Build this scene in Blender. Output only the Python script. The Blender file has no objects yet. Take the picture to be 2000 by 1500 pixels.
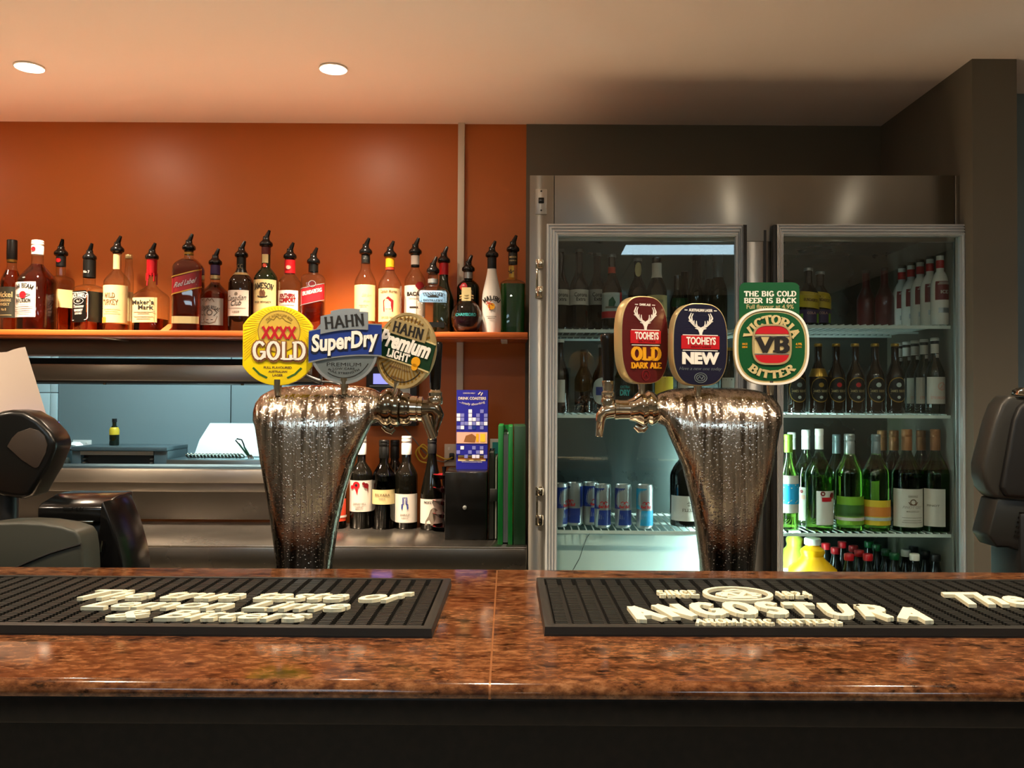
import bpy, bmesh, math, random
from mathutils import Vector, Matrix, Euler
random.seed(7)
PI = math.pi
R = math.radians
S = bpy.context.scene
COL = S.collection

# ------------------------------------------------------------------ camera
F = 1650.0                                   # focal length in pixels of the 2000x1500 frame
EYE = Vector((0, 0, 1.40))
CR = Euler((R(91.0), 0, 0)).to_matrix() @ Euler((0, 0, R(0.32))).to_matrix()
cam = bpy.data.cameras.new('camera'); cam.sensor_width = 36; cam.lens = F / 2000 * 36
cam.clip_start = 0.02
camo = bpy.data.objects.new('camera', cam); COL.objects.link(camo)
camo.matrix_world = Matrix.Translation(EYE) @ CR.to_4x4()
S.camera = camo

def P(px, py, Y):
    "the point on the vertical plane y=Y seen at a pixel"
    d = CR @ Vector(((px - 1000) / F, -(py - 750) / F, -1))
    return EYE + d * (Y / d.y)
def PZ(px, py, Z):
    d = CR @ Vector(((px - 1000) / F, -(py - 750) / F, -1))
    return EYE + d * ((Z - EYE.z) / d.z)
def proj(p):
    q = CR.transposed() @ (Vector(p) - EYE)
    return (1000 + F * q.x / -q.z, 750 - F * q.y / -q.z)

# ------------------------------------------------------------------ world, exposure, lights
S.view_settings.view_transform = 'Standard'; S.view_settings.look = 'None'
S.view_settings.exposure = 0.12; S.view_settings.gamma = 1.0
S.view_settings.use_curve_mapping = False
W = bpy.data.worlds.new('world'); S.world = W; W.use_nodes = True
W.node_tree.nodes['Background'].inputs[0].default_value = (0.5, 0.6, 0.7, 1)
W.node_tree.nodes['Background'].inputs[1].default_value = 0.01
WARM = (1.0, 0.79, 0.56)
COOL = (0.62, 0.86, 1.0)
CEIL = 2.445
BACKSPOTS = [(-2.50, 2.66), (-1.535, 2.66), (-0.572, 2.66)]
DINE_FILLS = [(-2.3, -3.6), (0.1, -3.6), (2.4, -3.6)]  # unseen warm lamps added to light the room the tap towers reflect
BARSPOTS = [(-1.98, 1.10), (-1.02, 1.10), (-0.05, 1.10), (0.95, 1.10), (1.93, 1.10)]
def spot(name, x, y, power, ang, blend, rad=0.035, zc=CEIL):
    l = bpy.data.lights.new(name, 'SPOT'); l.energy = power; l.color = WARM; l.spot_size = R(ang); l.spot_blend = blend
    l.shadow_soft_size = rad
    o = bpy.data.objects.new(name, l); COL.objects.link(o); o.location = (x, y, zc - 0.012); return o
for x, y in BACKSPOTS: spot('back_spot', x, y, 610, 92, 1.0)
for x, y in BARSPOTS: spot('bar_spot', x, y, 72, 136, 0.6)
for x, y in DINE_FILLS: spot('dining_fill', x, y, 50, 110, 0.8, zc=2.608)
EMIT_LAMP = 260.0; EMIT_TROFFER = 8.0; EMIT_KITCHEN = 62.0; EMIT_TUBE = 105.0; EMIT_SCREEN = 1.3

# ------------------------------------------------------------------ materials
def lin(c):
    if isinstance(c, str):
        c = tuple(int(c[i:i + 2], 16) for i in (0, 2, 4))
        c = tuple(((v / 255) / 12.92 if v / 255 <= 0.04045 else ((v / 255 + 0.055) / 1.055) ** 2.4) for v in c)
    return (c[0], c[1], c[2], 1)
MATS = {}
def mat(name, col='808080', rough=0.5, metal=0.0, trans=0.0, ior=1.45, emit=None, es=0, spec=0.5, coat=0.0, alpha=1.0):
    m = bpy.data.materials.new(name); m.use_nodes = True
    b = m.node_tree.nodes['Principled BSDF']
    b.inputs['Base Color'].default_value = lin(col); b.inputs['Roughness'].default_value = rough
    b.inputs['Metallic'].default_value = metal; b.inputs['Transmission Weight'].default_value = trans
    b.inputs['IOR'].default_value = ior; b.inputs['Specular IOR Level'].default_value = spec
    b.inputs['Coat Weight'].default_value = coat
    b.inputs['Alpha'].default_value = alpha
    if emit is not None:
        b.inputs['Emission Color'].default_value = lin(emit); b.inputs['Emission Strength'].default_value = es
    MATS[name] = m
    return m
def nodes(m): return m.node_tree.nodes, m.node_tree.links, m.node_tree.nodes['Principled BSDF']
def noise_bump(m, scale=(1, 1, 1), ns=20.0, strength=0.2, dist=0.002, detail=4, rough_var=0):
    n, l, b = nodes(m)
    tc = n.new('ShaderNodeTexCoord'); mp = n.new('ShaderNodeMapping'); mp.inputs['Scale'].default_value = scale
    nz = n.new('ShaderNodeTexNoise'); nz.inputs['Scale'].default_value = ns; nz.inputs['Detail'].default_value = detail
    bp = n.new('ShaderNodeBump'); bp.inputs['Strength'].default_value = strength; bp.inputs['Distance'].default_value = dist
    l.new(tc.outputs['Object'], mp.inputs[0]); l.new(mp.outputs[0], nz.inputs[0]); l.new(nz.outputs[0], bp.inputs['Height'])
    l.new(bp.outputs[0], b.inputs['Normal'])
    return nz
def col_noise(m, c0, c1, scale=(1, 1, 1), ns=10, p0=0.35, p1=0.65, detail=5):
    n, l, b = nodes(m)
    tc = n.new('ShaderNodeTexCoord'); mp = n.new('ShaderNodeMapping'); mp.inputs['Scale'].default_value = scale
    nz = n.new('ShaderNodeTexNoise'); nz.inputs['Scale'].default_value = ns; nz.inputs['Detail'].default_value = detail
    cr = n.new('ShaderNodeValToRGB'); e = cr.color_ramp.elements
    e[0].position = p0; e[0].color = lin(c0); e[1].position = p1; e[1].color = lin(c1)
    l.new(tc.outputs['Object'], mp.inputs[0]); l.new(mp.outputs[0], nz.inputs[0]); l.new(nz.outputs[0], cr.inputs[0]); l.new(cr.outputs[0], b.inputs['Base Color'])
    return cr
def thin_glass(name, tint, refl=0.9, base=0.045, rough=0.0):
    m = bpy.data.materials.new(name); m.use_nodes = True; n = m.node_tree.nodes; l = m.node_tree.links; n.clear()
    out = n.new('ShaderNodeOutputMaterial'); mix = n.new('ShaderNodeMixShader'); tr = n.new('ShaderNodeBsdfTransparent'); gl = n.new('ShaderNodeBsdfGlossy')
    tr.inputs[0].default_value = lin(tint); gl.inputs['Roughness'].default_value = rough
    lw = n.new('ShaderNodeLayerWeight'); lw.inputs[0].default_value = 0.5
    pw = n.new('ShaderNodeMath'); pw.operation = 'POWER'; pw.inputs[1].default_value = 4.0
    ma = n.new('ShaderNodeMath'); ma.operation = 'MULTIPLY_ADD'; ma.inputs[1].default_value = refl; ma.inputs[2].default_value = base
    # light crossing the wall at a glancing angle travels further through the glass
    dk = n.new('ShaderNodeMath'); dk.operation = 'POWER'; dk.inputs[1].default_value = 3.0
    tm = n.new('ShaderNodeMixRGB'); tm.inputs[1].default_value = lin(tint); tm.inputs[2].default_value = lin(tuple(v ** 4 * 0.6 for v in tint))
    l.new(lw.outputs['Facing'], dk.inputs[0]); l.new(dk.outputs[0], tm.inputs[0]); l.new(tm.outputs[0], tr.inputs[0])
    l.new(lw.outputs['Facing'], pw.inputs[0]); l.new(pw.outputs[0], ma.inputs[0]); l.new(ma.outputs[0], mix.inputs[0])
    l.new(tr.outputs[0], mix.inputs[1]); l.new(gl.outputs[0], mix.inputs[2]); l.new(mix.outputs[0], out.inputs[0])
    MATS[name] = m; return m
def steel(name, col='9a9690', rough=0.3, aniso=0.75, tan=(0, 1, 1), dirt=True):
    m = mat(name, col, rough, 1.0)
    n, l, b = nodes(m)
    b.inputs['Anisotropic'].default_value = aniso
    c = n.new('ShaderNodeCombineXYZ')
    for i in range(3): c.inputs[i].default_value = tan[i]
    l.new(c.outputs[0], b.inputs['Tangent'])
    if dirt:
        tc = n.new('ShaderNodeTexCoord'); nz = n.new('ShaderNodeTexNoise'); nz.inputs['Scale'].default_value = 5; nz.inputs['Detail'].default_value = 6
        mr = n.new('ShaderNodeMapRange'); mr.inputs[1].default_value = 0.3; mr.inputs[2].default_value = 0.7
        mr.inputs[3].default_value = rough * 0.93; mr.inputs[4].default_value = rough * 1.07
        l.new(tc.outputs['Object'], nz.inputs[0]); l.new(nz.outputs[0], mr.inputs[0]); l.new(mr.outputs[0], b.inputs['Roughness'])
    return m

mat('orange', 'b05d20', 0.40, spec=0.5); noise_bump(MATS['orange'], (1, 1, 1), 6, 0.06, 0.01)
mat('orange_shelf', 'a5511f', 0.4)
mat('ceiling', 'f0e2da', 0.9); noise_bump(MATS['ceiling'], (1, 1, 1), 300, 0.05, 0.001)
mat('grey_wall', '645f54', 0.8); noise_bump(MATS['grey_wall'], (1, 1, 1), 200, 0.05, 0.001)
mat('blue_wall', '6c7f88', 0.8)
mat('floor', 'cfc4b0', 0.4); col_noise(MATS['floor'], 'bdb19d', 'd6ccb9', ns=6)
mat('room_wall', '8d8577', 0.85)
mat('white_trim', 'cbbfae', 0.5)
mat('kitchen_wall', '7f8f92', 0.45); mat('kitchen_tile', 'c3d6da', 0.3); mat('dark_joint', '30383b', 0.8)
steel('steel', '8d857c', 0.30); steel('steel_bright', 'b8b4ae', 0.34); steel('fridge_steel', '96938d', 0.3, 0.97); steel('steel_v', 'a7a7a5', 0.3)
steel('counter_steel', '7f7972', 0.26, 0.5); steel('interior_steel', '6f7a78', 0.28, 0.4)
mat('alu', 'c6ccd0', 0.36, 0.5); mat('chrome', 'cfc6b4', 0.08, 1.0); mat('dark_chrome', '857c6c', 0.12, 1.0)
mat('black_gloss', '0b0b0b', 0.18); mat('black', '141414', 0.45); mat('rubber', '262522', 0.42); mat('dark_grey', '34362f', 0.45); mat('charcoal', '1a1b18', 0.4)
mat('housing', '0d0d0c', 0.28); mat('housing_pale', '2c2b27', 0.4); mat('lens', '3a322c', 0.3)
mat('cream', 'e9dcb4', 0.5); mat('letter_cream', 'e9e3c3', 0.55); mat('paper', 'cbb9aa', 0.8); mat('white', 'e8e4dc', 0.5); mat('white_plastic', 'd9d8d2', 0.35)
mat('white_cap', 'e9e2da', 0.35); mat('fridge_white', 'd5e6e2', 0.55); mat('shelf_wire', 'cfd8d4', 0.4)
mat('gold', 'b08a3c', 0.3, 0.7); mat('gold_pale', 'c8b482', 0.32, 0.6); mat('silver', 'a5a8a8', 0.32, 0.7); mat('bronze', '8d5a33', 0.4, 0.3); mat('pewter', '7e8a8e', 0.35, 0.5)
mat('red', 'b3161f', 0.35); mat('dark_red', '6d1016', 0.35); mat('wax_red', 'a30e18', 0.3); mat('maroon', '4d0f12', 0.28, coat=0.5); mat('navy', '14142c', 0.28, coat=0.5); mat('blue', '18307d', 0.35); mat('box_blue', '1b1c86', 0.4)
mat('pale_blue', '6d93b8', 0.4); mat('mid_blue', '6e72b8', 0.45); mat('light_lilac', 'cfcfe6', 0.45)
mat('green', '0d4a24', 0.3); mat('dark_green', '0c2f1a', 0.35); mat('binder_green', '0a5a24', 0.3); mat('yellow', 'f8de10', 0.3, coat=0.3); mat('amber_yellow', 'd99a1c', 0.35); mat('label_yellow', 'cfae2c', 0.45)
mat('ray_yellow', 'e8c612', 0.3); mat('disc_gold', 'd9b64a', 0.35, 0.2); mat('ink', '15120f', 0.5); mat('ink_grey', '6f665a', 0.6); mat('brown_ink', '5a3a22', 0.6)
mat('purple', '3a2750', 0.35); mat('label_cream', 'bdac7a', 0.55); mat('label_white', 'c2bab0', 0.55); mat('label_black', '0a0a08', 0.35); mat('label_olive', '33342a', 0.5); mat('label_grey', 'a9b3b0', 0.5)
mat('pink', 'c99a8a', 0.5); mat('lime', '6f9a24', 0.5); mat('leaf', '2f5a1c', 0.5); mat('orange_label', 'c9772a', 0.5); mat('aqua', '1f8fc0', 0.45); mat('teal', '2f9a9a', 0.45); mat('orange_red', 'b8371c', 0.5)
mat('juice', 'f2b40a', 0.35); mat('juice_green', 'a9b23c', 0.35)
mat('dark_glass', '0b0a07', 0.06, spec=0.6); mat('dark_green_glass', '10180a', 0.06, spec=0.6); mat('brown_glass', '1a0d05', 0.06, spec=0.6); mat('malibu_white', 'e2ddd6', 0.25)
mat('smoked', '10120f', 0.15)
thin_glass('clear_glass', (0.93, 0.95, 0.93)); thin_glass('amber_glass', (0.80, 0.50, 0.24)); thin_glass('green_glass', (0.30, 0.52, 0.14)); thin_glass('deep_green_glass', (0.05, 0.16, 0.04))
thin_glass('pale_green_glass', (0.62, 0.80, 0.50)); thin_glass('door_glass', (0.9, 0.95, 0.94), 0.9, 0.055); thin_glass('white_spirit', (0.85, 0.92, 0.9)); thin_glass('acrylic', (0.8, 0.84, 0.84))
mat('whisky', (0.62, 0.20, 0.035), 0.02, trans=1.0, ior=1.33); mat('dark_whisky', (0.30, 0.055, 0.015), 0.02, trans=1.0, ior=1.33); mat('rum', (0.62, 0.12, 0.05), 0.02, trans=1.0, ior=1.33)
mat('melon', (0.02, 0.26, 0.05), 0.12, trans=0.75, ior=1.33); mat('white_wine', (0.62, 0.72, 0.25), 0.02, trans=1.0, ior=1.33); mat('liqueur', (0.05, 0.012, 0.02), 0.02, trans=0.6, ior=1.33)
noise_bump(MATS['melon'], (1, 1, 1), 160, 0.5, 0.002)
mat('kitchen_steel', '9fb0b4', 0.3, 1.0); mat('oven_dark', '0d1112', 0.4); mat('oven_grey', '5d6c70', 0.4, 0.6)
def emitter(name, col, s):
    m = bpy.data.materials.new(name); m.use_nodes = True; n = m.node_tree.nodes; n.clear()
    e = n.new('ShaderNodeEmission'); e.inputs[0].default_value = lin(col); e.inputs[1].default_value = s
    o = n.new('ShaderNodeOutputMaterial'); m.node_tree.links.new(e.outputs[0], o.inputs[0]); MATS[name] = m
emitter('lamp_glow', (1.0, 0.86, 0.66), EMIT_LAMP); emitter('troffer_glow', COOL, EMIT_TROFFER); emitter('kitchen_glow', (0.66, 0.95, 1.0), EMIT_KITCHEN)
emitter('tube_glow', (0.72, 1.0, 0.97), EMIT_TUBE); emitter('screen_glow', (0.30, 0.30, 1.0), EMIT_SCREEN); emitter('till_glow', (0.32, 0.22, 0.85), 1.2)

def granite():
    m = mat('granite', '8a4a28', 0.09, spec=0.5)
    n, l, b = nodes(m)
    tc = n.new('ShaderNodeTexCoord'); mp = n.new('ShaderNodeMapping'); mp.inputs['Scale'].default_value = (0.8, 1.5, 1.5)
    l.new(tc.outputs['Object'], mp.inputs[0])
    def ramp(tex, stops, out=0):
        r = n.new('ShaderNodeValToRGB'); e = r.color_ramp.elements
        e[0].position, e[0].color = stops[0][0], lin(stops[0][1]); e[1].position, e[1].color = stops[1][0], lin(stops[1][1])
        for p, c in stops[2:]:
            k = e.new(p); k.color = lin(c)
        l.new(tex.outputs[out], r.inputs[0]); return r
    n1 = n.new('ShaderNodeTexNoise'); n1.inputs['Scale'].default_value = 75; n1.inputs['Detail'].default_value = 6; n1.inputs['Roughness'].default_value = 0.65
    n2 = n.new('ShaderNodeTexNoise'); n2.inputs['Scale'].default_value = 38; n2.inputs['Detail'].default_value = 5; n2.inputs['Roughness'].default_value = 0.7
    n3 = n.new('ShaderNodeTexNoise'); n3.inputs['Scale'].default_value = 9; n3.inputs['Detail'].default_value = 3
    for t in (n1, n2, n3): l.new(mp.outputs[0], t.inputs[0])
    r1 = ramp(n1, [(0.34, '42261a'), (0.66, '8e6443'), (0.5, '6c4529')])
    r2 = ramp(n2, [(0.36, '17110e'), (0.47, 'ffffff')])
    r3 = ramp(n3, [(0.3, 'c0a090'), (0.7, 'ffffff')])
    mx = n.new('ShaderNodeMixRGB'); mx.blend_type = 'MULTIPLY'; mx.inputs[0].default_value = 0.85
    my = n.new('ShaderNodeMixRGB'); my.blend_type = 'MULTIPLY'; my.inputs[0].default_value = 0.8
    l.new(r1.outputs[0], mx.inputs[1]); l.new(r2.outputs[0], mx.inputs[2]); l.new(mx.outputs[0], my.inputs[1]); l.new(r3.outputs[0], my.inputs[2])
    l.new(my.outputs[0], b.inputs['Base Color'])
granite()
mat('dark_granite', '0b0908', 0.3, spec=0.25); col_noise(MATS['dark_granite'], '050404', '130d0b', ns=90, p0=0.4, p1=0.7)

def frosted_tower():
    "stainless steel wet with condensation: running streaks and small drops"
    m = mat('wet_steel', 'c0b4a6', 0.16, 1.0)
    n, l, b = nodes(m)
    tc = n.new('ShaderNodeTexCoord')
    mp = n.new('ShaderNodeMapping'); mp.inputs['Scale'].default_value = (85, 40, 4.0)
    st = n.new('ShaderNodeTexNoise'); st.inputs['Scale'].default_value = 1.0; st.inputs['Detail'].default_value = 3
    dr = n.new('ShaderNodeTexVoronoi'); dr.inputs['Scale'].default_value = 190
    dn = n.new('ShaderNodeTexNoise'); dn.inputs['Scale'].default_value = 120; dn.inputs['Detail'].default_value = 5
    l.new(tc.outputs['Object'], mp.inputs[0]); l.new(mp.outputs[0], st.inputs[0]); l.new(tc.outputs['Object'], dr.inputs[0]); l.new(tc.outputs['Object'], dn.inputs[0])
    b1 = n.new('ShaderNodeBump'); b1.inputs['Strength'].default_value = 0.4; b1.inputs['Distance'].default_value = 0.0014
    b2 = n.new('ShaderNodeBump'); b2.inputs['Strength'].default_value = 0.45; b2.inputs['Distance'].default_value = 0.0010
    b3 = n.new('ShaderNodeBump'); b3.inputs['Strength'].default_value = 0.2; b3.inputs['Distance'].default_value = 0.0015
    sm = n.new('ShaderNodeMapRange'); sm.interpolation_type = 'SMOOTHSTEP'; sm.inputs[1].default_value = 0.50; sm.inputs[2].default_value = 0.62
    dm = n.new('ShaderNodeMapRange'); dm.interpolation_type = 'SMOOTHSTEP'; dm.inputs[1].default_value = 0.42; dm.inputs[2].default_value = 0.0
    l.new(st.outputs[0], sm.inputs[0]); l.new(dr.outputs['Distance'], dm.inputs[0])
    l.new(sm.outputs[0], b1.inputs['Height']); l.new(dm.outputs[0], b2.inputs['Height']); l.new(dn.outputs[0], b3.inputs['Height'])
    l.new(b1.outputs[0], b2.inputs['Normal']); l.new(b2.outputs[0], b3.inputs['Normal']); l.new(b3.outputs[0], b.inputs['Normal'])
    r = n.new('ShaderNodeMapRange'); r.inputs[1].default_value = 0.42; r.inputs[2].default_value = 0.58; r.inputs[3].default_value = 0.12; r.inputs[4].default_value = 0.22
    l.new(st.outputs[0], r.inputs[0]); l.new(r.outputs[0], b.inputs['Roughness'])
    c = n.new('ShaderNodeValToRGB'); e = c.color_ramp.elements
    e[0].position = 0.34; e[0].color = lin('8a8178'); e[1].position = 0.5; e[1].color = lin('c8bdb0')
    l.new(st.outputs[0], c.inputs[0]); l.new(c.outputs[0], b.inputs['Base Color'])
frosted_tower()
def streaked(name, base, hi):
    "metallic badge face with brushed horizontal streaks"
    m = MATS[name]; n, l, b = nodes(m)
    noise_bump(m, (6, 1, 260), 4, 0.35, 0.001)
streaked('maroon', 0, 0); streaked('navy', 0, 0)
# ------------------------------------------------------------------ mesh helpers
class MB:
    def __init__(s): s.v = []; s.f = []; s.m = []
    def add(s, vs, fs, mi=0, M=None):
        o = len(s.v)
        s.v += [tuple(M @ Vector(v)) if M is not None else tuple(v) for v in vs]
        s.f += [tuple(i + o for i in f) for f in fs]; s.m += [mi] * len(fs); return s
    def box(s, x0, x1, y0, y1, z0, z1, mi=0, M=None):
        vs = [(x, y, z) for z in (z0, z1) for y in (y0, y1) for x in (x0, x1)]
        return s.add(vs, [(0, 2, 3, 1), (4, 5, 7, 6), (0, 1, 5, 4), (2, 6, 7, 3), (0, 4, 6, 2), (1, 3, 7, 5)], mi, M)
    def loft(s, rings, mi=0, cap0=True, cap1=True, closed=True, M=None):
        n = len(rings[0]); vs = [p for r in rings for p in r]; fs = []
        for i in range(len(rings) - 1):
            for j in range(n if closed else n - 1):
                k = (j + 1) % n
                fs.append((i * n + j, i * n + k, (i + 1) * n + k, (i + 1) * n + j))
        if cap0: fs.append(tuple(range(n - 1, -1, -1)))
        if cap1: fs.append(tuple((len(rings) - 1) * n + j for j in range(n)))
        return s.add(vs, fs, mi, M)
    def lathe(s, prof, n=24, mi=0, M=None, cap0=True, cap1=True):
        return s.loft([[(r * math.cos(2 * PI * j / n), r * math.sin(2 * PI * j / n), z) for j in range(n)] for r, z in prof], mi, cap0, cap1, True, M)
    def tube(s, pts, rad, n=10, mi=0, M=None):
        pts = [Vector(p) for p in pts]; rings = []
        up = None
        for i, p in enumerate(pts):
            t = (pts[min(i + 1, len(pts) - 1)] - pts[max(i - 1, 0)]).normalized()
            if up is None: up = Vector((0, 0, 1)) if abs(t.z) < 0.9 else Vector((0, 1, 0))
            a = t.cross(up).normalized(); b = a.cross(t).normalized(); up = b
            r = rad[i] if isinstance(rad, (list, tuple)) else rad
            rings.append([p + a * (r * math.cos(2 * PI * j / n)) + b * (r * math.sin(2 * PI * j / n)) for j in range(n)])
        return s.loft(rings, mi, True, True, True, M)
    def prism(s, poly, y0, y1, mi=0, M=None):
        "polygon in x,z extruded from y0 (front) to y1 (back)"
        n = len(poly)
        vs = [(x, y0, z) for x, z in poly] + [(x, y1, z) for x, z in poly]
        fs = [tuple(range(n)), tuple(range(2 * n - 1, n - 1, -1))] + [(i, n + i, n + (i + 1) % n, (i + 1) % n) for i in range(n)]
        return s.add(vs, fs, mi, M)
    def flat(s, V2, F2, fn, mi=0, thick=None):
        "2-D faces mapped through fn(u,v,depth); with thick they become solid"
        n = len(V2); cnt = {}
        # loose strokes overlap: a hair's difference in height keeps them from fighting
        jit = [(i // 4 % 13) * 2.2e-5 for i in range(n)] if n == 4 * len(F2) and n > 4 else [0] * n
        if thick is None: return s.add([fn(u, v, j) for (u, v), j in zip(V2, jit)], F2, mi)
        for f in F2:
            for i in range(len(f)):
                a, b = f[i], f[(i + 1) % len(f)]
                cnt[(a, b)] = 1
        side = [(a, b) for a, b in cnt if (b, a) not in cnt]
        vs = [fn(u, v, thick + j) for (u, v), j in zip(V2, jit)] + [fn(u, v, 0) for u, v in V2]
        return s.add(vs, list(F2) + [(b, a, a + n, b + n) for a, b in side], mi)
    def build(s, name, mats, parent=None, bevel=0, smooth=40, seg=2, loc=None, rot=None, fix=True):
        me = bpy.data.meshes.new(name); me.from_pydata(s.v, [], s.f)
        ms = mats if isinstance(mats, (list, tuple)) else [mats]
        for m in ms: me.materials.append(MATS[m])
        me.polygons.foreach_set('material_index', s.m)
        if fix or bevel:
            bm = bmesh.new(); bm.from_mesh(me)
            if fix: bmesh.ops.recalc_face_normals(bm, faces=bm.faces)
            if bevel:
                es = [e for e in bm.edges if len(e.link_faces) == 2 and e.calc_face_angle(0) > 0.6]
                bmesh.ops.bevel(bm, geom=es, offset=bevel, segments=seg, profile=0.5, affect='EDGES', clamp_overlap=True)
            bm.to_mesh(me); bm.free()
        if smooth:
            me.polygons.foreach_set('use_smooth', [True] * len(me.polygons)); me.set_sharp_from_angle(angle=R(smooth))
        me.update()
        o = bpy.data.objects.new(name, me); COL.objects.link(o)
        if parent is not None: o.parent = parent
        if loc is not None: o.location = loc
        if rot is not None: o.rotation_euler = rot
        return o
def thing(name, label, cat, loc=(0, 0, 0), rot=(0, 0, 0), group=None):
    o = bpy.data.objects.new(name, None); COL.objects.link(o); o.location = loc; o.rotation_euler = rot
    o.empty_display_size = 0.05
    o['label'] = label; o['category'] = cat
    if group: o['group'] = group
    return o
def tag(o, label, cat, group=None):
    o['label'] = label; o['category'] = cat
    if group: o['group'] = group
    return o
def struct(o): o['kind'] = 'structure'; return o
def copy_tree(o, parent=None):
    c = o.copy(); COL.objects.link(c); c.parent = parent
    for ch in [x for x in o.children]: copy_tree(ch, c)
    return c
def circ(cx, cy, rx, ry=None, n=32, a0=0, a1=2 * PI, p=2.0):
    ry = rx if ry is None else ry; out = []
    full = abs(a1 - a0 - 2 * PI) < 1e-6
    for i in range(n if full else n + 1):
        a = a0 + (a1 - a0) * i / n; c, s_ = math.cos(a), math.sin(a)
        out.append((cx + rx * math.copysign(abs(c) ** (2 / p), c), cy + ry * math.copysign(abs(s_) ** (2 / p), s_)))
    return out
def rrect(x0, x1, z0, z1, r, n=4):
    o = []
    for cx, cz, a in ((x1 - r, z0 + r, -PI / 2), (x1 - r, z1 - r, 0), (x0 + r, z1 - r, PI / 2), (x0 + r, z0 + r, PI)):
        o += [(cx + r * math.cos(a + PI / 2 * i / n), cz + r * math.sin(a + PI / 2 * i / n)) for i in range(n + 1)]
    return o

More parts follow.
